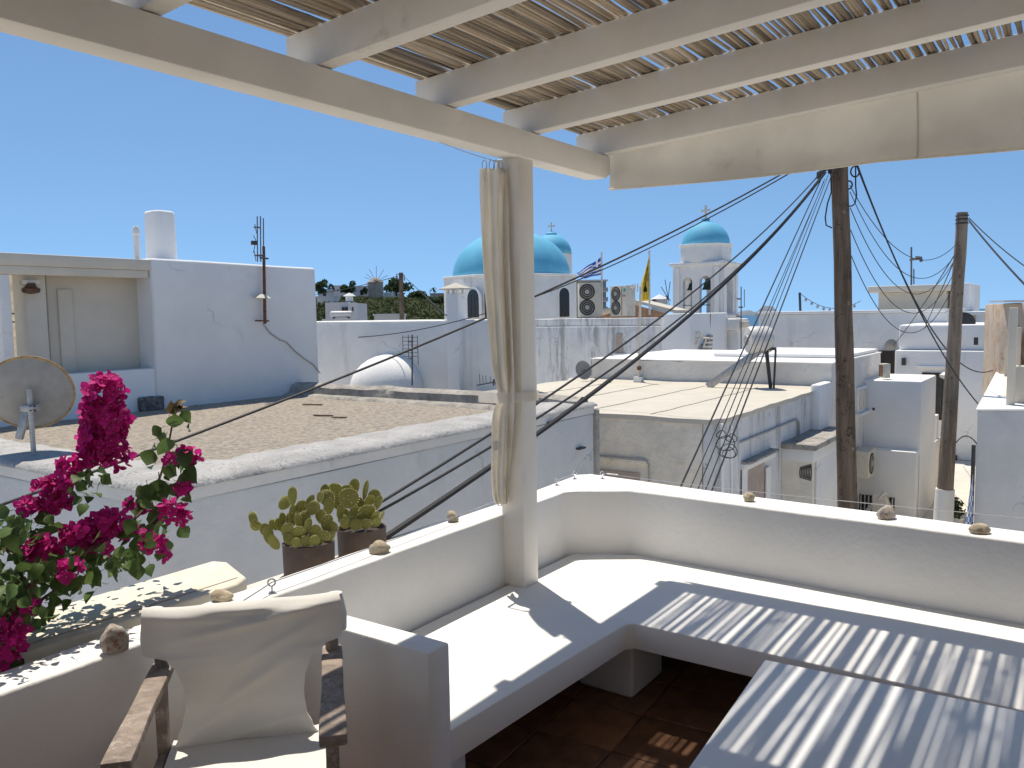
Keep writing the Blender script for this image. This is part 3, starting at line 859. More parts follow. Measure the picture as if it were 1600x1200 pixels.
def rv(k=1.0): return Vector((rnd.gauss(0, k), rnd.gauss(0, k), rnd.gauss(0, k)))
LN = 0
def leaf_at(p, s, young=False, hang=.5, face=None):
    global LN
    if LN >= 285: return
    f = Vector((rnd.uniform(-1, 1), rnd.uniform(-1, 1), -hang + rnd.uniform(-.5, .6)))
    n_ = face if face else Vector((rnd.uniform(-.6, .4), -.5 + rnd.uniform(-.7, .5), .7 + rnd.uniform(-.5, .4)))
    inst('leaf', rnd.choice(leaf_young_me if young else leaf_me), orient(p, f, n_, s), bou)
    LN += 1
PXM = 2.6 / F_PX
# the leaves that show largest, on the free-standing shoot
toCam = Vector((.35, -.9, .3))
for x, y, s, fx, fy in ((273, 657, 30, -.1, -1), (256, 694, 34, -.35, -1), (233, 712, 30, -.5, -1), (283, 715, 36, .25, -1), (250, 762, 40, .05, -1), (241, 805, 40, .0, -1), (292, 745, 30, .5, -.9), (262, 735, 26, -.5, -.6), (225, 770, 28, -.8, -.5), (262, 850, 26, .4, -1), (228, 850, 32, .1, -1), (285, 830, 26, .6, -1), (246, 672, 22, -.8, -.4), (289, 648, 22, .8, -.9), (262, 790, 26, -.3, -1), (212, 800, 24, -.6, -.7), (205, 865, 32, -.2, -1), (180, 880, 30, .2, -1), (150, 895, 30, -.2, -1), (215, 890, 28, -.1, -1)):
    f = cR * fx + UP * fy
    if LN < 285:
        inst('leaf', rnd.choice(leaf_me), orient(bp(x, y, .04) - f.normalized() * s * .35 * PXM, f + rv(.15), toCam + rv(.25), s * PXM), bou); LN += 1
for q in range(9):                                     # tip rosettes
    leaf_at(bp(272 + rnd.uniform(-6, 6), 640 + rnd.uniform(-8, 8)), rnd.uniform(14, 22) * PXM, True, -.6)
    leaf_at(bp(40 + rnd.uniform(-18, 18), 880 + rnd.uniform(-25, 30), .05), rnd.uniform(16, 26) * PXM, True, -.2)
dens = [1.5, 1.0, 1.4, 1.3, 1.1, .9, 1.0]
for ci, cvx in enumerate(curves):
    n = int(len(cvx) * dens[ci] * .95)
    for k in range(n):
        t = rnd.uniform(.02, .97 if ci != 1 else .72)
        p = cvx[int(t * (len(cvx) - 1))] + rv(.022)
        leaf_at(p, rnd.uniform(11, 27) * PXM, False, .4)
blobs = [(25, 830, 28, 22), (20, 940, 30, 40), (70, 880, 35, 22), (130, 870, 40, 22), (180, 870, 35, 25), (110, 905, 45, 18), (235, 830, 28, 30), (130, 765, 22, 22), (60, 820, 25, 18), (15, 1010, 18, 25), (60, 960, 25, 22)]
for x, y, rx, ry in blobs:
    for k in range(int(rx * ry / 40)):
        leaf_at(bp(x + rnd.gauss(0, rx * .5), y + rnd.gauss(0, ry * .5), rnd.gauss(0.10, .08)), rnd.uniform(11, 26) * PXM, False, .6)
# leaves beyond the first few hundred: joined
mb = MB()
def add_mesh(mb, src, M, mi=0):
    mb.add([M @ Vector(v) for v in src.v], src.f, mi)
srcs = [leaf_mesh(40 + k, rnd.uniform(.05, .4), rnd.uniform(.1, .5)) for k in range(5)]
for x, y, rx, ry in blobs + [(-30, 900, 40, 60), (-40, 1000, 40, 60), (-60, 830, 40, 40), (-90, 760, 45, 50), (-120, 900, 50, 70)]:
    for k in range(int(rx * ry / 26)):
        p = bp(x + rnd.gauss(0, rx * .55), y + rnd.gauss(0, ry * .55), rnd.gauss(.06, .11))
        f = Vector((rnd.uniform(-1, 1), rnd.uniform(-1, 1), -.5 + rnd.uniform(-.5, .6)))
        add_mesh(mb, rnd.choice(srcs), orient(p, f, Vector((rnd.uniform(-.6, .4), -.4 + rnd.uniform(-.7, .5), .7)), rnd.uniform(10, 24) * PXM))
mb.keep = True
tag(mb.build('small_leaves', 'leaf_green', bou, smooth=True, ang=0), kind='stuff')
# bracts: three papery leaves round a pale heart
def bract_mb(seed):
    r_ = random.Random(seed)
    mb = MB()
    for k in range(3):
        a_ = k * 2.094 + r_.uniform(-.2, .2)
        op = r_.uniform(.35, .7)
        R_ = Matrix.Rotation(a_, 3, 'Z')
        vs = []
        for t, w in ((0, .08), (.3, .42), (.65, .46), (.9, .24), (1.08, 0)):
            out, up = t * math.cos(op * (1 - .25 * t)), t * math.sin(op) 
            cup = .22 * w
            vs += [R_ @ Vector((out, -w, up + cup + r_.uniform(-.04, .04))), R_ @ Vector((out, 0, up)), R_ @ Vector((out, w, up + cup + r_.uniform(-.04, .04)))]
        mb.add(vs, [f for i in range(4) for f in ((3 * i, 3 * i + 1, 3 * i + 4, 3 * i + 3), (3 * i + 1, 3 * i + 2, 3 * i + 5, 3 * i + 4))], 0)
    mb.add([(.07, 0, .55), (-.035, .06, .55), (-.035, -.06, .55), (0, 0, .1)], [(0, 1, 2), (0, 1, 3), (1, 2, 3), (2, 0, 3)], 1)
    mb.keep = True
    return mb
bsrc = [bract_mb(k) for k in range(5)]
bract_me = [b_.mesh('flower', ['bract', 'bract_heart'], Vector((0, 0, 0)), smooth=True, ang=0) for b_ in bsrc]
clus = [(166, 612, 28, 26, 44, .05), (165, 655, 36, 30, 60, .06), (160, 692, 34, 22, 40, .05), (180, 716, 24, 14, 14, .03), (142, 712, 22, 14, 12, .03), (110, 727, 18, 11, 11, .03), (96, 752, 15, 9, 8, .03), (69, 760, 14, 8, 7, .02), (48, 791, 14, 9, 7, .02), (77, 791, 12, 8, 6, .02), (96, 781, 12, 9, 6, .02), (62, 800, 12, 7, 5, .02),
        (172, 818, 30, 18, 34, .05), (125, 836, 28, 16, 26, .05), (72, 860, 24, 16, 22, .04), (155, 852, 18, 12, 12, .03), (106, 889, 18, 10, 9, .03), (287, 758, 14, 12, 8, .03), (265, 802, 12, 15, 8, .03), (286, 805, 9, 13, 6, .02), (240, 850, 16, 12, 10, .03), (256, 868, 8, 7, 3, .01), (204, 788, 7, 6, 3, .01), (304, 716, 8, 6, 3, .01), (290, 704, 7, 6, 3, .01), (38, 950, 16, 10, 8, .04), (25, 985, 12, 16, 9, .04), (6, 1015, 20, 28, 22, .05), (228, 792, 9, 8, 4, .02), (205, 835, 12, 9, 5, .03), (262, 722, 8, 6, 3, .02), (-10, 1000, 15, 30, 12, .04)]
FN = 0
mbs = MB()
order = []
for ci, (x, y, rx, ry, n, dp) in enumerate(clus):
    for k in range(int(n * 1.7)):
        a_, r_ = rnd.uniform(0, 6.283), math.sqrt(rnd.random())
        q = bp(x + rx * r_ * math.cos(a_), y + ry * r_ * math.sin(a_), .2 if y > 870 else (.12 if 800 < y else .03))
        hump = math.sqrt(max(0, 1 - r_ * r_))
        q += (-ray(x, y)) * (dp * hump * rnd.uniform(-.8, 1.0)) + rv(.004)
        nrm = (q - bp(x, y, .2 if y > 870 else (.12 if 800 < y else .03))).normalized() * .8 - ray(x, y) * .6 * rnd.uniform(-.2, 1.2) + UP * .35 + rv(.25)
        order.append((q, nrm, rnd.uniform(9, 13.5) * PXM, ci))
rnd.shuffle(order)
for q, nrm, s, ci in order:
    f = nrm.orthogonal() + rv(.3)
    M = orient(q, f, nrm, s)
    if FN < 295:
        inst('flower', rnd.choice(bract_me), M, bou); FN += 1
    else:
        src = rnd.choice(bsrc)
        n0 = len(mbs.v)
        mbs.v += [M @ Vector(v) for v in src.v]
        mbs.f += [tuple(i + n0 for i in f_) for f_ in src.f]
        mbs.m += src.m
mbs.keep = True
tag(mbs.build('massed_flowers', ['bract', 'bract_heart'], bou, smooth=True, ang=0), kind='stuff')
# ------------------------------------------------------------------ town materials
material('town_white', (.79, .785, .765), .9, .09, .9, .5, 12, .015, stain=(.50, .485, .455), samt=.5, sscale=.8, sthr=.5, streak=True, crack=.4, cscale=.5)
material('town_clean', (.83, .825, .81), .9, .06, .9, .4, 12, .012, stain=(.58, .57, .55), samt=.4, sscale=.8, sthr=.56, crack=.4, cscale=.45)
material('weathered', (.76, .76, .75), .9, .12, 1.2, .6, 10, .03, stain=(.30, .29, .27), samt=.75, sscale=1.1, sthr=.44, streak=True, crack=.8, cscale=.8)
material('rough_cream', (.80, .74, .64), .95, .12, 2, .9, 5, .05, stain=(.42, .35, .28), samt=.5, sscale=1.2, sthr=.55)
material('rough_white', (.76, .735, .69), .95, .08, 2, .9, 5, .05, stain=(.5, .46, .4), samt=.4, sscale=1.2, sthr=.55)
material('cream_roof', (.57, .53, .455), .95, .07, 1.5, .3, 12, .01, stain=(.5, .46, .38), samt=.5, sscale=.8, sthr=.52)
material('cream_wall', (.68, .62, .52), .9, .07, 1.5, .3, 12, .01)
material('concrete', (.40, .375, .335), .95, .3, 4, 1.0, 9, .03, stain=(.15, .13, .115), samt=.9, sscale=2.4, sthr=.48)
material('coping_worn', (.46, .45, .435), .95, .22, 3, .9, 14, .02, stain=(.19, .185, .18), samt=.8, sscale=6, sthr=.45)
material('gray_white', (.62, .615, .60), .9, .1, .9, .5, 12, .015, stain=(.45, .44, .42), samt=.4, sscale=.8, sthr=.5, crack=.5, cscale=.6)
material('gravel', (.43, .375, .31), .97, .4, 16, 1.0, 40, .04, stain=(.55, .48, .38), samt=.7, sscale=6, sthr=.48)
material('dome_blue', (.13, .455, .66), .7, .1, .6, .15, 8, .01, stain=(.30, .55, .66), samt=.35, sscale=.5, sthr=.5, streak=True)
material('dark_glass', (.016, .02, .024), .15, .1, 5, 0, spec=.5)
material('dark_frame', (.028, .022, .02), .6, .2, 8, 0)
material('pole_dark', (.17, .125, .092), .9, .45, 5, .8, 20, .02, grain=(3, 3, .25), stain=(.02, .014, .01), samt=.8, sscale=5, sthr=.5)
material('pole_pale', (.27, .215, .165), .9, .4, 5, .8, 20, .02, grain=(3, 3, .25), stain=(.1, .075, .055), samt=.7, sscale=5, sthr=.5)
material('rust', (.20, .095, .05), .9, .5, 14, .5, 40, .004)
material('beige_wood', (.46, .375, .32), .8, .15, 5, .2, 30, .003)
material('ac_cream', (.60, .565, .48), .6, .1, 6, 0, stain=(.32, .25, .16), samt=.5, sscale=4)
material('ac_fan', (.055, .05, .045), .6, .2, 20, 0)
material('ac_hub', (.42, .40, .37), .6, .1, 20, 0)
material('green_mark', (.05, .36, .24), .6, .1, 10, 0)
material('red_mark', (.42, .07, .06), .6, .1, 10, 0)
material('metal_dark', (.06, .058, .06), .55, .3, 20, .1, 60, .002)
material('antenna_metal', (.16, .16, .17), .5, .3, 30, 0, metal=.5)
material('dish_gray', (.30, .295, .285), .7, .12, 8, .1, 40, .002, stain=(.3, .18, .08), samt=.6, sscale=6, sthr=.58)
material('dish_rust', (.40, .27, .13), .85, .4, 20, .2, 60, .003)
material('flag_blue', (.03, .11, .45), .8, .1, 5, 0, trans=.25)
material('flag_white', (.78, .78, .80), .8, .05, 5, 0, trans=.25)
material('flag_yellow', (.80, .64, .12), .8, .1, 5, 0, trans=.3)
material('flag_black', (.05, .055, .02), .8, .1, 5, 0, trans=.2)
material('tin', (.62, .61, .59), .45, .15, 6, .1, 30, .003, spec=.5)
material('roof_tile', (.42, .25, .16), .9, .3, 6, .4, 14, .02)
material('far_white', (.70, .70, .70), .9, .08, .2, 0)
material('far_stone', (.42, .38, .33), .95, .25, .8, .3, 2, .1)
material('scrub', (.085, .105, .04), .9, .45, .12, 0, trans=.15)
material('tree_leaf', (.06, .095, .035), .9, .4, .3, 0, trans=.15)
material('bark', (.13, .09, .06), .9, .3, 4, .3, 10, .01)
material('street_gray', (.62, .585, .52), .95, .15, 1, .3, 12, .01)
material('hill_soil', (.30, .25, .17), .95, .35, .06, .3, .5, .3)
material('stone_block', (.17, .165, .16), .95, .5, 12, .8, 40, .01, stain=(.45, .44, .42), samt=.8, sscale=14, sthr=.5)
material('bell_bronze', (.045, .07, .055), .5, .3, 3, .1, 10, .01, metal=.4)
material('cloth_blue', (.12, .22, .50), .85, .2, 8, 0)
material('cloth_white', (.72, .74, .78), .85, .1, 8, 0)

# ------------------------------------------------------------------ ground, hill, sea
def sstep(x, a, b):
    t = max(0, min(1, (x - a) / (b - a)))
    return t * t * (3 - 2 * t)
def ground_z(X, Y):
    z = STREET
    west = sstep(-X, -Y * .12, Y * .02)
    z -= (1 - west) * sstep(Y, 70, 260) * 62
    hill = west * (sstep(Y, 95, 290) * 10.5 + sstep(-X, 90, 190) * sstep(Y, 110, 260) * 16)
    return z + hill + 1.2 * noise.noise(Vector((X * .02, Y * .02, 0))) * sstep(Y, 80, 160)
mb = MB()
mb.grid(110, 100, lambda u, v: Vector((-420 + 820 * u, -25 + 445 * v, ground_z(-420 + 820 * u, -25 + 445 * v))))
mats_g = ['hill_soil', 'street_gray']
for i, f in enumerate(mb.f):
    c = mb.v[f[0]]
    mb.m[i] = 1 if c.y < 60 and abs(c.x) < 60 else 0
tag(mb.build('ground', mats_g, loc=(0, 0, STREET), smooth=True, ang=0), kind='structure')
m = bpy.data.materials.new('sea_water'); m.use_nodes = True
bs = m.node_tree.nodes['Principled BSDF']
bs.inputs['Base Color'].default_value = (.010, .085, .165, 1)
bs.inputs['Roughness'].default_value = .32
nz_ = m.node_tree.nodes.new('ShaderNodeTexNoise'); nz_.inputs['Scale'].default_value = .05; nz_.inputs['Detail'].default_value = 6
ge_ = m.node_tree.nodes.new('ShaderNodeNewGeometry'); bu_ = m.node_tree.nodes.new('ShaderNodeBump')
bu_.inputs['Strength'].default_value = .6; bu_.inputs['Distance'].default_value = 3
m.node_tree.links.new(ge_.outputs['Position'], nz_.inputs['Vector']); m.node_tree.links.new(nz_.outputs['Fac'], bu_.inputs['Height']); m.node_tree.links.new(bu_.outputs['Normal'], bs.inputs['Normal'])
MAT['sea_water'] = m
material('island_rock', (.20, .23, .27), .95, .2, .001, 0)
mb = MB(); SEA = -48
mb.quad(Vector((-60000, -2000, SEA)), Vector((60000, -2000, SEA)), Vector((60000, 60000, SEA)), Vector((-60000, 60000, SEA)))
tag(mb.build('sea', 'sea_water', loc=(0, 0, SEA)), kind='structure')
for (px0, px1, ytop, Y, seed) in ((1184, 1213, 478.5, 9000, 1), (1150, 1186, 484, 12000, 2)):
    q0, q1 = on_y(px0, 487, Y), on_y(px1, 487, Y)
    h = on_y((px0 + px1) / 2, ytop, Y).z - SEA
    def isl(u, v, q0=q0, q1=q1, h=h, seed=seed):
        x = q0.x + (q1.x - q0.x) * u
        s = math.sin(math.pi * u) ** .5 * math.sin(math.pi * v) * (1 + .35 * noise.noise(Vector((u * 5, v * 3, seed))))
        return Vector((x, q0.y + (v - .5) * 600, SEA - 5 + h * s))
    tag(MB().grid(24, 10, isl).build('island', 'island_rock', smooth=True, ang=0), kind='structure')

# ------------------------------------------------------------------ helpers for houses
def pw(root, name, mat, a0, a1, b0, b1, z0, z1, bevel=.02, **kw):
    return bx(a0, a1, b0, b1, z0, z1).build(name, mat, root, bevel=bevel, **kw)
def face_b(root, name, mat, x0, y0, x1, y1, a, t, proud, bevel=0):       # a box on a face of constant a, from pixel corners
    p, q = on_a(x0, y0, a), on_a(x1, y1, a)
    b0, b1 = sorted((p.dot(B), q.dot(B))); z0, z1 = sorted((p.z, q.z))
    return bx(a - proud, a - proud + t, b0, b1, z0, z1).build(name, mat, root, bevel=bevel)
def arch_plate(p, u, n, hw, h, t, seg=10):                                # arched slab, foot centre p
    pts = [p - u * hw, p + u * hw] + [p + u * hw * math.cos(k * math.pi / seg) + UP * (h - hw + hw * math.sin(k * math.pi / seg)) for k in range(seg + 1)]
    mb = MB(); m_ = len(pts)
    mb.add([q - n * t / 2 for q in pts] + [q + n * t / 2 for q in pts], [tuple(range(m_)), tuple(reversed(range(m_, 2 * m_)))] + [(i, i + m_, (i + 1) % m_ + m_, (i + 1) % m_) for i in range(m_)])
    return mb
def arched_wall(p0, u, n, w, h, ops, t, seg=8):                           # wall with arched openings; ops: (centre, half width, spring height)
    mb = MB()
    def slab(x0, z00, x1, z01, zt):
        ps = [p0 + u * x0 + UP * z00, p0 + u * x1 + UP * z01, p0 + u * x1 + UP * zt, p0 + u * x0 + UP * zt]
        mb.add([q - n * t / 2 for q in ps] + [q + n * t / 2 for q in ps], [(0, 1, 2, 3), (7, 6, 5, 4), (0, 4, 5, 1), (1, 5, 6, 2), (2, 6, 7, 3), (3, 7, 4, 0)])
    x = 0
    for c, hw, sp in ops:
        if c - hw > x: slab(x, 0, c - hw, 0, h)
        for k in range(seg):
            t0, t1 = math.pi - math.pi * k / seg, math.pi - math.pi * (k + 1) / seg
            slab(c + hw * math.cos(t0), sp + hw * math.sin(t0), c + hw * math.cos(t1), sp + hw * math.sin(t1), h)
        x = c + hw
    if x < w: slab(x, 0, w, 0, h)
    return mb
def window(root, face, a_or_b, x0, y0, x1, y1, panes=2, shutter=None):
    """window from pixel corners on a plane a = const ('a') or b = const ('b'): frame with pane sub-parts"""
    f_ = on_a if face == 'a' else on_b
    p, q = f_(x0, y0, a_or_b), f_(x1, y1, a_or_b)
    ax = B if face == 'a' else A
    out = -A if face == 'a' else B
    s0, s1 = sorted((p.dot(ax), q.dot(ax))); z0, z1 = sorted((p.z, q.z))
    def P(s, z, d): return ax * s + (A * a_or_b if face == 'a' else B * a_or_b) + out * d + UP * z
    w_ = min(.06, (s1 - s0) * .12)
    mb = MB()
    for (u0, u1, v0, v1) in ((s0, s0 + w_, z0, z1), (s1 - w_, s1, z0, z1), (s0 + w_, s1 - w_, z0, z0 + w_), (s0 + w_, s1 - w_, z1 - w_, z1)):
        mb.obox(P((u0 + u1) / 2, (v0 + v1) / 2, .015), ax * ((u1 - u0) / 2), out * .03, UP * ((v1 - v0) / 2))
    for k in range(1, panes):
        s_ = s0 + (s1 - s0) * k / panes
        mb.obox(P(s_, (z0 + z1) / 2, .013), ax * w_ * .35, out * .026, UP * ((z1 - z0) / 2 - w_))
    fr = mb.build('window', shutter or 'dark_frame', root)
    for k in range(panes):
        u0, u1 = s0 + (s1 - s0) * k / panes + w_ * .6, s0 + (s1 - s0) * (k + 1) / panes - w_ * .6
        MB().obox(P((u0 + u1) / 2, (z0 + z1) / 2, .006), ax * ((u1 - u0) / 2), out * .004, UP * ((z1 - z0) / 2 - w_ * .8)).build('pane', 'dark_glass', fr)
    return fr
def antenna(px, py_top, py_bot, plane_pt, label, elems, boom=(0, 0), name='tv_antenna', mat='antenna_metal', r=.012, extra=None):
    n_ = Vector((plane_pt.x, plane_pt.y, 0)).normalized()
    top, bot = on_plane(px, py_top, plane_pt, n_), on_plane(px, py_bot, plane_pt, n_)
    root = thing(name, bot, label, 'antenna')
    MB().tube([bot, top], r, 6).build('mast', mat, root, smooth=True)
    for (x0, y0, x1, y1, rr) in elems:
        MB().tube([on_plane(x0, y0, plane_pt, n_), on_plane(x1, y1, plane_pt, n_)], rr, 5).build('element', mat, root)
    return root

# ------------------------------------------------------------------ G: house with the gravel roof across the alley
GZ = .30
ga0, gb1 = 3.49, -5.80
gh = thing('gravel_roof_house', W(6.5, -8.9, STREET), 'white house across the alley with a flat brown gravel roof and worn concrete coping', 'house')
pw(gh, 'wall', 'gray_white', ga0, 10.35, -12.04, gb1, STREET, .17, bevel=.03, cut=1.2, amp=.012)
pw(gh, 'wall_head', 'gray_white', ga0, ga0 + .3, -12.04, gb1, .171, GZ - .02, bevel=0)
pw(gh, 'wall_head', 'gray_white', ga0 + .301, 10.35, gb1 - .3, gb1, .171, GZ - .02, bevel=0)
def coping(path_out, path_in, z_o, z_i, zr):
    mb = MB(); n = len(path_out); vs = []
    for i in range(n):
        po, pi = path_out[i], path_in[i]
        j = .035 * noise.noise(Vector((i * .7, 2, 1))); k = .03 * noise.noise(Vector((i * .45, 8, 3)))
        L_ = lambda t, z: W(po[0] + (pi[0] - po[0]) * t, po[1] + (pi[1] - po[1]) * t, z)
        vs += [L_(-.02, GZ - .03), L_(-.01 + j * .3, z_o + k * .3), L_(.06 + j, z_o + .035 + k), L_(.5 + j, (z_o + z_i) / 2 + .03 + k), L_(.86 + j, z_i + k), L_(1 + j * 2, zr - .03)]
    return mb.add(vs, [(i * 6 + q, i * 6 + q + 1, (i + 1) * 6 + q + 1, (i + 1) * 6 + q) for i in range(n - 1) for q in range(5)])
nn = 60
po = [(ga0 + (10.42 - ga0) * i / nn, gb1) for i in range(nn + 1)]
pi = [(max(ga0 + .75, min(ga0 + (10.42 - ga0) * i / nn, 9.9)), gb1 - .78) for i in range(nn + 1)]
coping(po, pi, GZ - .005, .33, .2).build('coping', 'coping_worn', gh, smooth=True, ang=50)
po = [(ga0, gb1 - 6.2 * i / nn) for i in range(nn + 1)]
pi = [(ga0 + .75, min(gb1 - .78, gb1 - 6.2 * i / nn)) for i in range(nn + 1)]
coping(po, pi, GZ - .004, .325, .2).build('coping', 'coping_worn', gh, smooth=True, ang=50)
pts_c = []
mb = MB()
n = 40
for i in range(n + 1):
    b_ = -12.0 + (gb1 - .1 + 12.0) * i / n
    j = .03 * noise.noise(Vector((b_ * 1.6, 4, 4)))
    mb.v += [W(9.82 + j, b_, .19), W(9.86 + j, b_, .235 + j * .3), W(10.02, b_, .25), W(10.04 + j, b_, .37 + j), W(10.18, b_, .43 + j), W(10.34, b_, .40 + j), W(10.40, b_, -.2)]
mb.f = [(i * 7 + q, i * 7 + q + 1, (i + 1) * 7 + q + 1, (i + 1) * 7 + q) for i in range(n) for q in range(6)]
mb.m = [0] * len(mb.f)
mb.build('kerb', 'concrete', gh, smooth=True, ang=50)
def grav(u, v):
    a_, b_ = ga0 + .6 + (9.95 - ga0 - .6) * u, -12.06 + (gb1 - .6 + 12.06) * v
    return W(a_, b_, .2 + .014 * noise.noise(Vector((a_ * 1.3, b_ * 1.3, 0))) + .008 * noise.noise(Vector((a_ * 5, b_ * 5, 1))))
MB().grid(90, 80, grav).build('gravel_roof', 'gravel', gh, smooth=True, ang=0)
pw(gh, 'corner_pilaster', 'concrete', 10.351, 10.44, gb1 - .35, gb1 + .04, STREET, GZ - .08, bevel=.01)
for x, y in ((860, 660), (905, 700)):
    p = on_b(x, y, gb1)
    MB().obox(p + B * .03, A * .09, B * .03, UP * .012).build('wall_bracket', 'metal_dark', gh)
p = on_b(545, 645, gb1 - 3)
for (px, py, l) in ((488, 632, .35), (505, 649, .3), (530, 652, .22)):
    q = on_z(px, py, .215)
    tag(MB().obox(q, (A * .3 + B).normalized() * l / 2, A * .018, UP * .008).build('wood_offcut', 'dark_wood'), {.35: 'longest dark stick lying on the brown gravel roof', .3: 'middling dark stick on the gravel roof between two others', .22: 'shortest dark stick lying on the brown gravel roof'}[l], 'stick', 'sticks on the gravel roof')
# concrete block on the gravel roof, by the wall
q = on_z(233, 641, .2)
tag(MB().obox(q + UP * .11, A * .2, B * .13, UP * .11).build('stone_block', 'stone_block', bevel=.03, seg=2, cut=.1, amp=.01, freq=6), 'rough dark grey stone block on the gravel roof against the white wall', 'stone block')

# ------------------------------------------------------------------ satellite dish
sd_b = on_z(53, 712, .33)
sd = thing('satellite_dish', sd_b, 'large grey satellite dish with a rusty rim seen from behind', 'satellite dish')
dpl = sd_b + Vector((0, .12, 0))
cD = on_y(46, 617, sd_b.y + .12)
Rd = 62 * (cD.y) / F_PX
axis = Vector((-.35, .85, .38)).normalized()           # the dish looks away from us, up at the sky
prof_d = [(.02, 0), (Rd * .3, .008), (Rd * .6, .032), (Rd * .85, .066), (Rd, .092), (Rd * .995, .098), (Rd * .84, .073), (Rd * .6, .039), (Rd * .3, .014), (.02, .006)]
MB().lathe(cD - axis * .05, prof_d, 48, axis=axis).build('dish', 'dish_gray', sd, smooth=True, ang=50)
uD = axis.orthogonal().normalized(); wD = axis.cross(uD)
MB().tube([cD - axis * .05 + axis * .095 + (uD * math.cos(t) + wD * math.sin(t)) * Rd for t in [2 * math.pi * k / 48 for k in range(49)]], .013, 6).build('rim', 'dish_rust', sd, smooth=True)
mast_t = on_y(50, 608, sd_b.y)
MB().tube([sd_b - UP * .05, Vector((sd_b.x - .005, sd_b.y, mast_t.z))], .024, 10).build('mast', 'galvanised', sd, smooth=True)
arm0, arm1 = on_y(42, 638, sd_b.y + .03), on_y(30, 686, sd_b.y - .02)
dv = (arm1 - arm0).normalized(); sv = dv.cross(Vector((0, 1, 0))).normalized()
MB().obox((arm0 + arm1) / 2, dv * (arm1 - arm0).length / 2, sv * .034, Vector((0, .02, 0))).build('feed_bracket', 'galvanised', sd, bevel=.005)
cb = on_y(48, 637, sd_b.y + .02)
MB().obox(cb, Vector((.06, 0, 0)), Vector((0, .07, 0)), UP * .03).build('clamp', 'galvanised', sd, bevel=.004)
for dx in (.04, .075):
    for dz in (-.02, .02):
        MB().tube([cb + Vector((dx, -.05, dz)), cb + Vector((dx, -.08, dz))], .008, 6).build('bolt', 'metal_dark', sd)

# ------------------------------------------------------------------ W: white block with a chimney and a porch
wb = -12.05
wa1, wa2 = 7.38, 10.76
wh = thing('porch_house', W(8, -14, STREET), 'white flat-roofed block with a fat chimney and a shady cream porch', 'house')
def wall_top(px, py): return on_b(px, py, wb).z
zt1, zt2 = wall_top(262, 404), wall_top(498, 419)
mb = MB()
mb.add([W(wa1, wb, STREET), W(wa2, wb, STREET), W(wa2, wb, zt2), W(wa1, wb, zt1), W(wa1, wb - 4, STREET), W(wa2, wb - 4, STREET), W(wa2, wb - 4, zt2), W(wa1, wb - 4, zt1)],
       [(0, 1, 2, 3), (7, 6, 5, 4), (0, 4, 5, 1), (1, 5, 6, 2), (2, 6, 7, 3), (3, 7, 4, 0)])
mb.build('wall', 'town_clean', wh, bevel=.05, seg=3, cut=.8, amp=.012)
# chimney and vent pipe on its roof
cA, cB_ = wa1 + .62, wb - 1.0
pc0, pc1 = on_b(227, 404, wb - 1.0), on_b(274, 333, wb - 1.0)
ca0, ca1, cz1 = pc0.dot(A), pc1.dot(A), pc1.z
mb = MB()
mid = (ca0 + ca1) / 2
oct_ = []
for z, k in ((zt1 - .1, 1.0), (cz1 - .06, .95), (cz1, .88)):
    w_ = (ca1 - ca0) / 2 * k * .70
    oct_.append([W(mid + w_ * s1, cB_ + .24 * k * s2, z) for s1, s2 in ((-1, -.6), (-.6, -1), (.6, -1), (1, -.6), (1, .6), (.6, 1), (-.6, 1), (-1, .6))])
mb.add([p for r in oct_ for p in r], [(i * 8 + k, i * 8 + (k + 1) % 8, (i + 1) * 8 + (k + 1) % 8, (i + 1) * 8 + k) for i in range(2) for k in range(8)] + [tuple(range(16, 24))])
mb.build('chimney', 'town_clean', wh, bevel=.03, seg=2)
vb, vt = on_b(215, 408, wb - .5), on_b(213, 357, wb - .5)
vp = MB().lathe(vb - UP * .1, [(.085, 0), (.05, .1), (.048, (vt - vb).length), (.056, (vt - vb).length + .005), (.056, (vt - vb).length + .1), (.03, (vt - vb).length + .14)], 14).build('vent_pipe', 'town_clean', wh, smooth=True, ang=40)
# porch
zpr = zt1 - .03
pa0 = 3.2
pw(wh, 'porch_roof', 'cream_wall', pa0, wa1 + .02, wb - 1.6, wb - .01, zpr - .17, zpr, bevel=.015)
pw(wh, 'porch_beam', 'cream_wall', pa0, wa1 - .02, wb - .16, wb - .03, zpr - .29, zpr - .172, bevel=.01)
lowz = on_b(245, 575, wb).z
pw(wh, 'low_wall', 'town_clean', pa0 - 1, wa1 - .003, wb - .18, wb - .006, STREET, lowz, bevel=.03)
pw(wh, 'porch_wall', 'cream_wall', on_b(76, 500, wb - .42).dot(A), wa1 + .05, wb - .6, wb - .42, STREET, zpr - .172, bevel=.01)
pw(wh, 'porch_pier', 'cream_wall', on_b(42, 500, wb - .22).dot(A), on_b(75, 500, wb - .22).dot(A), wb - .6, wb - .22, STREET, zpr - .172, bevel=.02)
pw(wh, 'porch_pier', 'town_clean', on_b(2, 500, wb - .05).dot(A), on_b(20, 500, wb - .05).dot(A), wb - .35, wb - .05, lowz - .02, zpr - .292, bevel=.02)
dr = pw(wh, 'door', 'cream_wall', on_b(92, 500, wb - .4).dot(A), on_b(114, 500, wb - .4).dot(A), wb - .43, wb - .385, lowz - .8, on_b(100, 452, wb - .4).z, bevel=.005)
pl_ = on_b(48, 448, wb - .15)
lamp_ = thing('wall_lamp', pl_, 'brown bulkhead lamp under the cream porch roof', 'lamp')
MB().lathe(pl_ - UP * .1, [(.03, 0), (.11, .02), (.12, .07), (.07, .1), (.06, .15)], 12).build('shade', 'dark_wood', lamp_, smooth=True)
MB().obox(pl_ + B * -.03 + UP * .06, A * .12, B * .05, UP * .03).build('bracket', 'cream_wall', lamp_)
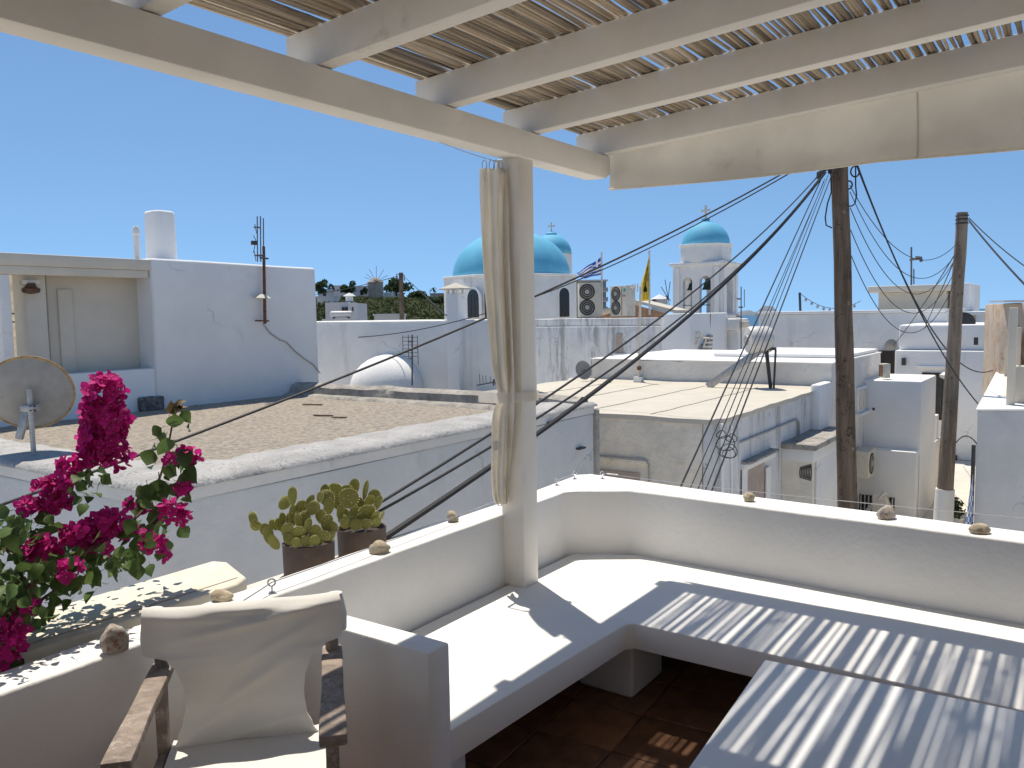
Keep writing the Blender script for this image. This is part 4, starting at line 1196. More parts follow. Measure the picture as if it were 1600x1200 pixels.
rail = thing('roof_railing', W(4, -15, lowz), 'thin metal railing beyond the porch piers', 'railing')
for k, py in enumerate((490, 503)):
    MB().tube([on_b(5, py, wb - 3), on_b(60, py, wb - 3)], .014, 5).build('rail', 'metal_dark', rail)
MB().tube([on_b(36, 482, wb - 3), on_b(37, 530, wb - 3)], .014, 5).build('upright', 'metal_dark', rail)
tag(bx(2, 6.5, wb - 8, wb - 3.6, STREET, on_b(30, 497, wb - 3.6).z).build('terrace_block', 'far_white', bevel=.05), 'white roof block seen between the porch piers', 'house')
# aerial on the white wall
b0 = wb + .1
pp = on_b(410, 440, b0)
an = thing('tv_antenna', on_b(413, 505, b0), 'rusty mast with a grid aerial bracketed on the white block wall', 'antenna')
MB().tube([on_b(414, 506, b0), on_b(412, 385, b0)], [.03, .026], 8).build('mast', 'rust', an, smooth=True)
for x in (402, 407, 411.5):
    MB().tube([on_b(x + .5, 409, b0), on_b(x, 338 if x < 410 else 341, b0)], .011, 5).build('element', 'antenna_metal', an)
for (x0, y0, x1, y1, r_) in ((397, 355, 407, 355.5, .016), (398, 399, 412, 399, .018), (406, 402.5, 419, 404, .018), (398, 350, 401, 365, .007), (396, 368, 400, 376, .007), (397, 392, 400, 408, .007), (396, 395, 400, 375, .007)):
    MB().tube([on_b(x0, y0, b0 + .03), on_b(x1, y1, b0 + .03)], r_, 5).build('element', 'antenna_metal', an)
MB().obox(on_b(397, 379.5, b0 + .03), A * .045, B * .03, UP * .035).build('junction_box', 'metal_dark', an)
MB().tube([on_b(399, 501, b0), on_b(420, 501.5, b0)], .014, 6).build('bracket', 'rust', an)
pL = on_b(408, 463, b0 + .03)
MB().add([pL + A * x + B * y + UP * z for x, y, z in ((-.15, -.06, -.03), (.13, -.06, -.04), (.13, .12, -.04), (-.15, .12, -.03), (0, 0, .05), (.1, 0, .03))], [(0, 1, 2, 3), (0, 4, 5, 1), (1, 5, 2), (2, 5, 4, 3), (3, 4, 0)]).build('rain_cover', 'ac_cream', an)
wire([on_b(x, y, wb + .02) for x, y in ((412, 507), (422, 520), (437, 531), (447, 534), (460, 548), (475, 560), (490, 570), (500, 583))], .012, 'rope_gray', 'thin grey cable trailing down the white block wall from the aerial', 'wall_cable', 'cable')

# ------------------------------------------------------------------ S: long plain wall behind the gravel roof, chimney stack, white vault
sa = 13.5
zs = on_a(600, 501, sa).z
sh_ = thing('long_plain_house', W(14.5, -11, STREET), 'long plain pale house wall with a slim chimney behind the gravel roof', 'house')
b_l, b_r = on_a(470, 500, sa).dot(B), on_a(800, 500, sa).dot(B)
pw(sh_, 'wall', 'town_white', sa, sa + .9, b_l, b_r, STREET, zs, bevel=.04, cut=1.5, amp=.015)
ch0, ch1 = on_a(697, 500, sa - .12), on_a(716, 500, sa - .12)
zch = on_a(706, 458, sa - .12).z
cst = pw(sh_, 'chimney', 'town_clean', sa - .12, sa + .14, ch0.dot(B), ch1.dot(B), STREET, zch, bevel=.02)
bc = (ch0.dot(B) + ch1.dot(B)) / 2; wc = (ch1.dot(B) - ch0.dot(B)) / 2
for s1 in (-1, 1):
    for s2 in (-1, 1):
        bx(sa + .01 + s1 * .1 - .025, sa + .01 + s1 * .1 + .025, bc + s2 * wc * .8 - .025, bc + s2 * wc * .8 + .025, zch, zch + .07).build('cap_foot', 'town_clean', cst)
mb = MB(); zc_ = zch + .07
mb.add([W(sa + .01 + s1 * .2, bc + s2 * wc * 1.75, zc_) for s1, s2 in ((-1, -1), (-1, 1), (1, 1), (1, -1))] + [W(sa + .01 + s1 * .19, bc + s2 * wc * 1.7, zc_ + .03) for s1, s2 in ((-1, -1), (-1, 1), (1, 1), (1, -1))] + [W(sa + .01, bc, zc_ + .15)],
       [(3, 2, 1, 0)] + [(k, (k + 1) % 4, 4 + (k + 1) % 4, 4 + k) for k in range(4)] + [(4 + k, 4 + (k + 1) % 4, 8) for k in range(4)])
mb.build('chimney_cap', 'cream_roof', cst)
vc = on_a(612, 606, sa - .02); vR = 55 * vc.y / F_PX / .83; vH = on_a(612, 553, sa).z - vc.z
mb = MB().ellipsoid(vc, B * vR, A * .9, UP * vH, 32, 16)
tag(mb.build('white_vault', 'town_clean', smooth=True, ang=0), 'small bright white vaulted roof against the long plain wall', 'vault')
pa = on_a(640, 560, sa - 1.0)
n1 = [(629, y, 653, y, .006) for y in range(527, 560, 6)]
antenna(644, 523, 602, pa, 'thin grid aerial standing beside the small white vault', [(629, 524, 629.5, 552, .008), (638, 523, 638.5, 560, .008), (652, 524, 653.5, 570, .008), (637, 534, 643, 533.5, .014), (638, 547, 645, 546, .014), (639, 560.5, 645, 560, .014)] + n1, r=.018)
antenna(771, 593, 603, on_z(765, 604, .42), 'small fallen aerial lying on the kerb of the gravel roof', [(745, 602, 772, 597, .012), (750, 600, 749, 584, .005), (755, 599, 754, 586, .005), (760, 599, 759, 587, .005), (766, 598, 766, 588, .005), (772, 592, 774, 601, .012)], r=.012)
# ------------------------------------------------------------------ church with the big blue dome
YC = 49.0
def cy(px, py, Y=YC): return on_y(px, py, Y)
def cross(root, base, h, facing, mat='cream_wall'):
    w_ = h * .13
    mb = MB()
    mb.obox(base + UP * h / 2, facing * w_ / 2, facing.cross(UP) * w_ / 2, UP * h / 2)
    mb.obox(base + UP * h * .66, facing * h * .33, facing.cross(UP) * w_ / 2.2, UP * w_ / 2)
    for s_ in (-1, 1): mb.obox(base + UP * h * .66 + facing * h * .33 * s_, facing * w_ * .2, facing.cross(UP) * w_ / 2, UP * w_ * .8)
    mb.obox(base + UP * h, facing * w_ * .8, facing.cross(UP) * w_ / 2, UP * w_ * .2)
    mb.build('cross', mat, root)
ch = thing('domed_church', cy(799, 600), 'white church with a big sky-blue dome and arched windows', 'church')
dc = cy(799, 433); dr_ = 91 * YC / F_PX; dh = cy(799, 362).z - dc.z
MB().lathe(dc - UP * .05, [(dr_ * math.cos(t) ** (.9) if t < 1.5 else .02, .05 + dh * math.sin(t)) for t in [k * math.pi / 2 / 16 for k in range(17)]], 48).build('dome', 'dome_blue', ch, smooth=True, ang=0)
Rdr = 107 * YC / F_PX
oc = Vector((dc.x, dc.y, 0))
def ring8(r, z, rot=0.0, n=8, c=oc): return [c + Vector((math.sin(rot + 2 * math.pi * k / n), math.cos(rot + 2 * math.pi * k / n), 0)) * r + UP * z for k in range(n)]
n8 = 8; rot8 = math.pi / 8 + .12
def drum(r, z0, z1, name, mat, root, c=oc, n=8, rot=rot8, bev=.05):
    a_, b_ = ring8(r, z0, rot, n, c), ring8(r, z1, rot, n, c)
    return MB().add(a_ + b_, [tuple(range(n)), tuple(reversed(range(n, 2 * n)))] + [(k, n + k, n + (k + 1) % n, (k + 1) % n) for k in range(n)]).build(name, mat, root, bevel=bev)
zd = dc.z
drum(Rdr, STREET, zd - .12, 'drum', 'town_white', ch)
drum(Rdr * 1.02, zd - .118, zd + .02, 'drum_cornice', 'town_white', ch)
# arched windows on the two faces that look towards us
for px, y0, y1, hwpx in ((741, 496, 452, 8.5), (766, 496, 452, 8), (881, 495, 450, 7.5), (830, 496, 452, 8)):
    best = None
    for k in range(8):
        p0, p1 = ring8(Rdr, 0, rot8)[k], ring8(Rdr, 0, rot8)[(k + 1) % 8]
        mid = (p0 + p1) / 2; n_ = (mid - oc).normalized()
        q = on_plane(px, (y0 + y1) / 2, mid, n_)
        u_ = (p1 - p0).normalized(); s_ = (q - p0).dot(u_) / (p1 - p0).length
        if n_.dot(mid - CAM) < 0 and 0.02 < s_ < .98: best = (q, u_, n_, mid)
    if best is None: continue
    q, u_, n_, mid = best
    ft, tp = on_plane(px, y0, mid, n_), on_plane(px, y1, mid, n_)
    wd = (on_plane(px + hwpx, y0, mid, n_) - on_plane(px - hwpx, y0, mid, n_)).length / 2
    h_ = tp.z - ft.z
    base = Vector((ft.x, ft.y, ft.z))
    fr = arch_plate(base, u_, n_, wd * 1.28, h_ + wd * .3, .10).build('window', 'town_clean', ch)
    arch_plate(base + n_ * .03, u_, n_, wd, h_, .10).build('pane', 'dark_glass', fr)
    for s_ in (-.33, .33): MB().obox(base + n_ * .085 + u_ * wd * s_ + UP * h_ * .42, u_ * .02, n_ * .01, UP * h_ * .42).build('bar', 'metal_dark', fr)
# side wing and smaller dome behind
c2 = on_y(862, 397, 58); r2 = 31 * 58 / F_PX; h2 = on_y(862, 366, 58).z - c2.z
o2 = Vector((c2.x, c2.y, 0))
drum(r2 * 1.03, STREET, c2.z - .002, 'lantern', 'town_white', ch, o2, 8, .3)
MB().lathe(c2, [(r2 * math.cos(t) if t < 1.5 else .02, h2 * math.sin(t)) for t in [k * math.pi / 2 / 12 for k in range(13)]], 32).build('small_dome', 'dome_blue', ch, smooth=True, ang=0)
MB().lathe(c2 + UP * (h2 - .06), [(.35, 0), (.4, .1), (.25, .2)], 12).build('finial', 'dome_blue', ch, smooth=True)
cross(ch, c2 + UP * (h2 + .13), on_y(862, 348, 58).z - c2.z - h2 - .13, Vector((1, 0, 0)))
pw(ch, 'side_wing', 'town_white', 47, 54, on_a(840, 500, 47).dot(B), on_a(905, 500, 47).dot(B), STREET, on_a(870, 432, 47).z - .6, bevel=.05) if False else None

# ------------------------------------------------------------------ bell tower
bt = thing('bell_tower', on_y(1101, 640, 42), 'white bell tower with open arches under a small blue dome and cross', 'bell tower')
pc = on_y(1128, 490, 41.0)                              # near corner
a0 = pc.dot(A); bN = pc.dot(B)
LB, LA = 2.62, 2.25
b0_ = bN - LB
zb, zt = on_y(1110, 490, 42).z, on_y(1110, 415, 42).z
hB = zt - zb
t_ = .32
op2 = [(LB * .30, .26, hB * .66), (LB * .66, .30, hB * .66)]
arched_wall(W(a0 + t_ / 2, b0_, zb), B, -A, LB, hB, op2, t_).build('arcade', 'town_white', bt)
arched_wall(W(a0 + LA - t_ / 2, b0_, zb), B, A, LB, hB, op2, t_).build('arcade', 'town_white', bt)
arched_wall(W(a0 + t_, bN - t_ / 2, zb), A, B, LA - 2 * t_, hB, [((LA - 2 * t_) / 2, .42, hB * .62)], t_ - .004).build('arcade', 'town_white', bt)
arched_wall(W(a0 + t_, b0_ + t_ / 2, zb), A, -B, LA - 2 * t_, hB, [((LA - 2 * t_) / 2, .42, hB * .62)], t_ - .004).build('arcade', 'town_white', bt)
for db in (.10, .52, .90): 
    bx(a0 - .06, a0 + .001, b0_ + LB * db - .11, b0_ + LB * db + .11, zb, zt - .1).build('pilaster', 'town_clean', bt) if db != .52 else None
for da in (.12, .88):
    bx(a0 + LA * da - .13, a0 + LA * da + .13, bN - .001, bN + .06, zb, zt - .1).build('pilaster', 'town_clean', bt)
cA_, cB2 = a0 + LA / 2, (b0_ + bN) / 2
bx(a0 - .15, a0 + LA + .15, b0_ - .15, bN + .15, zt + .002, zt + .17).build('cornice', 'town_white', bt, bevel=.04)
bx(a0 - .10, a0 + LA + .10, b0_ - .10, bN + .10, STREET, zb - .002).build('base', 'town_white', bt, bevel=.04)
bx(a0 - .16, a0 + LA + .16, b0_ - .16, bN + .16, zb - .16, zb - .10).build('base_moulding', 'town_clean', bt)
tc_ = W(cA_, cB2, 0)
Yt = tc_.y
zo0, zo1 = zt + .172, on_y(1101, 383, Yt).z
Rt = 41 * Yt / F_PX
drum(Rt, zo0, zo1 - .1, 'octagon', 'town_white', bt, tc_, 8, math.pi / 8 + .2, .02)
drum(Rt * 1.07, zo1 - .098, zo1, 'octagon_cornice', 'town_clean', bt, tc_, 8, math.pi / 8 + .2, .02)
rD = 36.5 * Yt / F_PX; hD = on_y(1101, 346, Yt).z - zo1
MB().lathe(Vector((tc_.x, tc_.y, zo1)), [(rD * math.cos(t) if t < 1.5 else .02, hD * math.sin(t)) for t in [k * math.pi / 2 / 12 for k in range(13)]], 32).build('dome', 'dome_blue', bt, smooth=True, ang=0)
MB().lathe(Vector((tc_.x, tc_.y, zo1 + hD - .05)), [(.2, 0), (.2, .12), (.22, .13), (.22, .17)], 12).build('finial', 'dome_blue', bt, smooth=True, ang=30)
zf = zo1 + hD + .12
cross(bt, Vector((tc_.x, tc_.y, zf)), on_y(1101, 322, Yt).z - zf, (A * -.2 + B).normalized())
for db, s_ in ((.30, .8), (.66, 1.25)):
    c = W(a0 + .55, b0_ + LB * db, zb + hB * .50)
    bl_o = MB().lathe(c, [(.30 * s_, 0), (.26 * s_, .06), (.20 * s_, .22 * s_), (.16 * s_, .38 * s_), (.10 * s_, .46 * s_), (.02, .48 * s_)], 20).build('bell', 'bell_bronze', bt, smooth=True)
    MB().tube([c + UP * .47 * s_, c + UP * (hB * .42)], .03, 6).build('hanger', 'metal_dark', bl_o)
bx(a0 + .5, a0 + .6, b0_ + .1, bN - .1, zb + hB * .78, zb + hB * .84).build('bell_beam', 'beige_wood', bt)
bx(a0 + .1, a0 + .14, b0_ + LB * .30 - .3, b0_ + LB * .66 + .3, zb + .42, zb + .46).build('guard_rail', 'metal_dark', bt)

# ------------------------------------------------------------------ X: weathered wall in front of the church
xa = 26.0
xh = thing('weathered_house', W(28, -13, STREET), 'weathered white house with grey streaks and a rough parapet below the church', 'house')
zx = on_a(950, 497, xa).z
bl0, br0 = on_a(836, 500, xa).dot(B), on_a(1037, 500, xa).dot(B)
pw(xh, 'wall', 'weathered', xa, xa + 4, bl0 - 2.5, br0, STREET, on_a(950, 510, xa).z, bevel=.03, cut=1.2, amp=.02)
pw(xh, 'parapet', 'weathered', xa + .12, xa + .5, bl0 - 2.5, br0 - .05, on_a(950, 510, xa).z + .002, zx, bevel=.04, cut=.8, amp=.02)
face_b(xh, 'blocked_niche', 'beige_wood', 962.5, 521, 973, 552, xa, .06, .03, .004)
face_b(xh, 'sill', 'town_clean', 960, 552, 978, 558, xa, .14, .12, .01)
for x in (1036, 1040.5):
    p0, p1 = on_a(x, 498, xa - .06), on_a(x, 553, xa - .06)
    MB().tube([p0, p1], .045 if x < 1038 else .03, 8).build('drain_pipe', 'town_clean', xh, smooth=True)
x2 = thing('smooth_white_house', W(28, -8, STREET), 'smooth pale house end beside the rusty outside stair', 'house')
pw(x2, 'wall', 'town_clean', xa - .3, xa + 3, br0 + .12, on_a(1078, 520, xa - .3).dot(B), STREET, on_a(1060, 490, xa).z, bevel=.03)
pw(x2, 'back_wall', 'town_white', xa + 2.2, xa + 3.4, on_a(1078, 520, xa + 2.2).dot(B) - .3, on_a(1118, 520, xa + 2.2).dot(B), STREET, on_a(1095, 489, xa + 2.2).z, bevel=.03)
st = thing('outside_stair', on_a(1092, 560, xa + 1), 'rusty outside stair with a pale handrail between two white houses', 'stair')
for k in range(6):
    p = on_a(1091 + k * .6, 545 - k * 6.5, xa + .6 + k * .25)
    MB().obox(p, A * .2, B * .42, UP * .035).build('step', 'concrete', st)
for x0, y0, x1, y1 in ((1086, 543, 1096, 519), (1081, 521, 1096, 519), (1099, 543, 1104, 528), (1081, 529, 1108, 528)):
    MB().tube([on_a(x0, y0, xa + .2), on_a(x1, y1, xa + .2)], .03, 6).build('handrail', 'cream_wall', st)
for x0, y0, x1, y1 in ((1079, 502, 1080, 522), (1109, 490, 1108, 520), (1101, 510, 1100, 522)):
    MB().tube([on_a(x0, y0, xa + 1.5), on_a(x1, y1, xa + 1.5)], .04, 6).build('post', 'rust', st)
tb3 = thing('tower_footing_house', W(30, -6, STREET), 'white block with a corbelled ledge at the foot of the bell tower', 'house')
ta = xa + 3.5
pw(tb3, 'wall', 'town_clean', ta, ta + .8, on_a(1119, 520, ta).dot(B), on_a(1153, 520, ta).dot(B), STREET, on_a(1140, 516, ta).z, bevel=.03)
pw(tb3, 'ledge', 'town_white', ta - .25, ta + .9, on_a(1116, 520, ta).dot(B), on_a(1157, 520, ta).dot(B), on_a(1140, 516, ta).z + .002, on_a(1140, 498, ta).z, bevel=.06)
p = on_a(1159, 507, ta)
MB().obox(p + A * .2, A * .3, B * .14, UP * .12).build('cornice_end', 'cream_wall', tb3, bevel=.03)

# ------------------------------------------------------------------ outdoor air units, flags, mast
def ac_unit(c, u, n, w, h, d, label, group='tall air units on the weathered parapet', fans=2):
    r = thing('air_conditioner', c, label, 'air conditioner', group)
    MB().obox(c + UP * h / 2, u * w / 2, n * d / 2, UP * h / 2).build('casing', 'ac_cream', r, bevel=.015)
    fr = h * .235 if fans == 2 else h * .40
    for k in range(fans):
        f = c + n * (d / 2) + u * (-w * .14) + UP * (h * (.28 + .46 * k) if fans == 2 else h * .5)
        g = MB().lathe(f, [(fr, 0), (fr, .012), (fr * .96, .016)], 24, axis=n).build('fan_grille', 'ac_fan', r, smooth=True, ang=40)
        MB().lathe(f + n * .017, [(fr * .3, 0), (fr * .3, .012)], 16, axis=n).build('hub', 'ac_hub', g)
        mb = MB()
        for q in (.5, .75): mb.tube([f + n * .018 + (u * math.cos(t) + UP * math.sin(t)) * fr * q for t in [2 * math.pi * i / 20 for i in range(21)]], fr * .03, 4)
        mb.build('guard_ring', 'ac_hub', g)
    return r
c = on_a(973, 494, xa + .9)
nA = (-A * .85 - B * .35).normalized(); uA = Vector((-nA.y, nA.x, 0))
S_ = c.y / F_PX
acA = ac_unit(c, uA if uA.x > 0 else -uA, nA, 39 * S_, 47 * S_, .42, 'tall twin-fan air unit with a green round mark on its casing')
uu = uA if uA.x > 0 else -uA
MB().lathe(c + nA * .212 + uu * 15 * S_ + UP * 40 * S_, [(2.6 * S_, 0), (2.6 * S_, .01)], 16, axis=nA).build('round_mark', 'green_mark', acA)
MB().obox(c + nA * .213 + uu * 14 * S_ + UP * 31 * S_, uu * 3.6 * S_, nA * .006, UP * .8 * S_).build('name_strip', 'red_mark', acA)
MB().obox(c + nA * .213 + uu * 8.6 * S_ + UP * 23 * S_, uu * .5 * S_, nA * .005, UP * 22 * S_).build('rust_line', 'rust', acA)
c = on_a(921, 495, xa + .9)
nB2 = (-A * .8 + B * .6).normalized(); uB2 = Vector((-nB2.y, nB2.x, 0)); uB2 = uB2 if uB2.x > 0 else -uB2
S_ = c.y / F_PX
ac_unit(c, uB2, nB2, 34 * S_, 52 * S_, .5, 'tall twin-fan air unit turned beside the church wall')
def pole_flag(px, y0, y1, a_, label): 
    p, q = on_a(px, y0, a_), on_a(px + .6, y1, a_)
    r = thing('flagpole', q, label, 'flagpole')
    MB().tube([q, p], .035, 8).build('pole', 'tin', r, smooth=True)
    return p
pole_flag(940, 394, 492, xa + 1.2, 'thin pale flagpole flying the blue and white striped flag')
pole_flag(1014.5, 391, 492, xa + 1.4, 'thin pale flagpole with a limp yellow flag')
fa = xa + 1.2
# Greek flag: nine stripes and a canton with a cross, blowing towards the church
F0, F1 = (939.5, 401, 939, 428), (902, 426.5, 905.5, 434)
mb = MB(); NU, NV = 27, 18
def gf(u, v):
    x0, y0 = 939.5, 401 + 28 * v
    x1, y1 = 901 + 7 * v, 426 + 9.5 * v
    x, y = x0 + (x1 - x0) * u, y0 + (y1 - y0) * (u ** .9)
    y += 1.6 * math.sin(u * 9 + v) * u * (1 - .3 * v)
    return on_a(x, y, fa + .12 * math.sin(u * 8 + v * 2) * u)
mb.grid(NU, NV, gf)
for i in range(len(mb.f)):
    u, v = (i % NU + .5) / NU, (i // NU + .5) / NV
    s_ = int(v * 9)
    if u < .37 and v < 5 / 9:
        cu, cv2 = u / .37, v / (5 / 9)
        mb.m[i] = 1 if abs(cu - .5) < .12 or abs(cv2 - .5) < .12 else 0
    else: mb.m[i] = s_ % 2
tag(mb.build('striped_flag', ['flag_blue', 'flag_white'], smooth=True, ang=0), 'blue and white striped flag with a white cross blowing by the dome', 'flag')
mb = MB(); NU, NV = 20, 30
def yf(u, v):
    y0 = 402 + 67 * v
    xl = 1013.5 - (1 + 11.5 * min(1, v * 1.6) ** 1.1)
    xr = 1015 + .8 * v
    x = xr + (xl - xr) * u
    y = y0 + 3.5 * u * (1 - v) + (2 * u if v > .95 else 0)
    return on_a(x, y, xa + 1.4 + .14 * math.sin(u * 13 + v * 2))
mb.grid(NU, NV, yf)
for i in range(len(mb.f)):
    u, v = (i % NU + .5) / NU, (i // NU + .5) / NV
    d = math.hypot((u - .5) * 1.3, (v - .52) * 1.15)
    body = abs(u - .5) < .06 and .30 < v < .66
    wing = .14 < abs(u - .5) < .30 and .36 < v < .54 and int(u * 20 + v * 30) % 2 == 0
    head = abs(abs(u - .5) - .1) < .07 and .2 < v < .3
    tail = abs(u - .5) < .18 * (v - .6) / .15 and .66 < v < .8
    if body or wing or head or tail: mb.m[i] = 1
tag(mb.build('yellow_flag', ['flag_yellow', 'flag_black'], smooth=True, ang=0), 'limp yellow flag with a dark two-headed eagle', 'flag')

# ------------------------------------------------------------------ far things beyond the town
def gz(px, Y, py=None): return on_y(px, 480, Y)
ap = thing('apartment_block', on_y(928, 520, 190), 'far grey apartment block with stacked balconies beside the flag', 'building')
Ya = 190
p0, p1 = on_y(896, 440, Ya), on_y(947, 440, Ya)
zlow = ground_z(p0.x, Ya) - 3
def ybox(x0, x1, Y0, Y1, z0, z1): return MB().add([Vector((x, y, z)) for z in (z0, z1) for x, y in ((x0, Y0), (x1, Y0), (x1, Y1), (x0, Y1))], [(3, 2, 1, 0), (4, 5, 6, 7), (0, 1, 5, 4), (1, 2, 6, 5), (2, 3, 7, 6), (3, 0, 4, 7)])
ybox(p0.x, p1.x, Ya, Ya + 10, zlow, p0.z).build('wall', 'far_stone', ap)
ybox(p0.x - .2, p1.x + .4, Ya - .3, Ya + 10, p0.z + .01, p0.z + .35).build('roof', 'far_white', ap)
for k in range(3):
    zf_ = on_y(940, 455 + k * 15, Ya).z
    ybox(on_y(932, 440, Ya).x, on_y(949, 440, Ya).x, Ya - 1.2, Ya - .01, zf_ - .2, zf_).build('balcony_slab', 'far_white', ap)
    ybox(on_y(932, 440, Ya).x, on_y(949, 440, Ya).x, Ya - 1.2, Ya - 1.12, zf_ + .01, zf_ + .8).build('balcony_rail', 'galvanised', ap)
    ybox(on_y(933, 440, Ya).x, on_y(939, 440, Ya).x, Ya - .06, Ya + .1, zf_ + .02, zf_ + 1.6).build('window', 'dark_glass', ap)
rt = thing('pitched_roof_house', on_a(990, 500, 34), 'low house with a pale pitched roof behind the air units', 'house')
ra = 33.0
p_r, p_l, p_rr = on_a(992, 473, ra), on_a(925, 493, ra), on_a(1056, 489, ra)
mb = MB(); dpt = 1.4
vs = [p_l, p_r, p_rr]
mb.add([p + A * d + UP * t for d in (0, dpt) for t in (0, .12) for p in vs], [(0, 1, 4, 3), (1, 2, 5, 4), (6, 9, 10, 7), (7, 10, 11, 8), (3, 4, 10, 9), (4, 5, 11, 10), (1, 0, 6, 7), (2, 1, 7, 8), (0, 3, 9, 6), (2, 8, 11, 5)])
mb.build('roof', 'cream_roof', rt)
q_l, q_r = on_a(940, 492, ra + .3), on_a(1048, 490, ra + .3)
mb = MB(); zz = STREET
mb.add([Vector((q_l.x, q_l.y, zz)), Vector((q_r.x, q_r.y, zz)), q_r - UP * .05, on_a(992, 475.5, ra + .3) - UP * .02, q_l - UP * .05], [(0, 1, 2, 3, 4)])
mb.build('gable', 'roof_tile', rt)
def windmill(px0, px1, y_top, y_eave, y_base, Y, label, hub, blades, wall='far_white', roofm='far_white', win=None):
    c = on_y((px0 + px1) / 2, y_base, Y); R = (px1 - px0) / 2 * Y / F_PX
    r = thing('windmill', c, label, 'windmill')
    zE, zT = on_y((px0 + px1) / 2, y_eave, Y).z, on_y((px0 + px1) / 2, y_top, Y).z
    c.z = ground_z(c.x, Y) - 1 if ground_z(c.x, Y) < c.z else c.z - 1.5
    MB().lathe(c, [(R * 1.08, 0), (R, zE - c.z)], 24).build('tower', wall, r, smooth=True, ang=40)
    MB().lathe(Vector((c.x, c.y, zE + .01)), [(R * 1.12, -.1), (R * 1.1, .05), (R * .55, (zT - zE) * .55), (.05, zT - zE)], 24).build('cap', roofm, r, smooth=True, ang=40)
    if win: MB().obox(on_y(win[0], win[1], Y - R * .9), Vector((R * .16, 0, 0)), Vector((0, R * .2, 0)), UP * R * .2).build('window', 'dark_glass', r)
    hc = on_y(hub[0], hub[1], Y - R * 1.3)
    MB().tube([hc, hc + Vector((0, R * 1.2, 0))], .18, 6).build('axle', 'dark_wood', r)
    for x, y in blades:
        MB().tube([hc, on_y(x, y, Y - R * 1.3)], .07, 5).build('blade', 'dark_wood', r)
windmill(1017.5, 1043, 460, 468, 492, 160, 'far white windmill with bare spokes beside the bell tower', (1044, 466), [(1033, 448), (1039, 437), (1047, 440), (1047, 484), (1040, 462), (1048, 470)], win=(1022, 470))
# ------------------------------------------------------------------ M: cream-roofed house on the street
ma0, mb1, ZM = 11.7, -4.42, 0.0
pN = on_z(1128, 657, ZM); ma0, mb1 = pN.dot(A), pN.dot(B)
ma1 = on_z(1000, 597, ZM).dot(A)
mh = thing('cream_roof_house', W(14, -7, STREET), 'house with a flat cream screed roof and a rough beige end wall', 'house')
pw(mh, 'end_wall', 'rough_cream', ma0, ma0 + .3, mb1 - 6, mb1 - .31, STREET, ZM - .02, bevel=0, cut=.14, amp=.02, freq=4, smooth=True)
pw(mh, 'street_wall', 'weathered', ma0 + .003, ma1, mb1 - .3, mb1, STREET, ZM - .022, bevel=.02, cut=.9, amp=.012)
def mroof(u, v):
    a_, b_ = ma0 - .03 + (ma1 - ma0 + .03) * u, mb1 - 6 + 6.04 * v
    e = .015 * noise.noise(Vector((a_ * 1.5, b_ * 1.5, 2)))
    return W(a_ + (.02 * noise.noise(Vector((b_ * 3, 1, 1))) if u < .01 else 0), b_ + (.02 * noise.noise(Vector((a_ * 3, 4, 1))) if v > .99 else 0), ZM + e + .05 * (u > .97) + .03 * (v > .98))
MB().grid(60, 60, mroof, thick=-UP * .07).build('roof', 'cream_roof', mh, smooth=True, ang=50)
for k in range(4):                                     # screed joints
    t = .22 + .19 * k
    pts_ = [mroof(i / 30, t) + UP * .004 for i in range(1, 29)]
    MB().tube(pts_, .007, 4).build('roof_joint', 'concrete', mh)
face_b(mh, 'shutter', 'beige_wood', 925, 731, 1000, 752, ma0, .05, .03)
face_b(mh, 'lintel_band', 'rough_cream', 925, 712, 1014, 727, ma0, .06, .03, .004)
MB().tube([on_a(x, y, ma0 - .035) for x, y in ((925, 712), (1000, 717), (1010, 720), (1014, 726), (1014, 760))], .015, 5).build('wall_cable', 'rope_gray', mh)
mbf = mb1
def fb(root, name, mat, x0, y0, x1, y1, d0, d1, bevel=0):
    p, q = on_b(x0, y0, mbf), on_b(x1, y1, mbf)
    s0, s1 = sorted((p.dot(A), q.dot(A))); z0, z1 = sorted((p.z, q.z))
    return bx(s0, s1, mbf + d0, mbf + d1, z0, z1).build(name, mat, root, bevel=bevel)
dz0 = on_b(1163, 735, mbf).z
p, q = on_b(1163, 735, mbf), on_b(1193, 760, mbf)
def door_m(x0, x1, ytop, name, mat, d):
    p, q = on_b(x0, ytop, mbf), on_b(x1, ytop, mbf)
    return bx(p.dot(A), q.dot(A), mbf + d - .02, mbf + d, STREET + .1, p.z).build(name, mat, mh)
for x0, x1, yt_ in ((1156, 1163, 731), (1193, 1200, 731)):
    door_m(x0, x1, yt_, 'door_jamb', 'town_clean', .055)
door_m(1163, 1193, 735, 'boarded_door', 'beige_wood', .02)
p, q = on_b(1157, 722, mbf), on_b(1204, 700, mbf)
bx(p.dot(A), q.dot(A), mbf - .02, mbf + .16, p.z - .03, p.z + .01).build('lintel_shelf', 'concrete', mh, bevel=.01)
bx(p.dot(A), q.dot(A), mbf - .02, mbf + .10, p.z - .13, p.z - .032).build('lintel', 'town_clean', mh, bevel=.01)
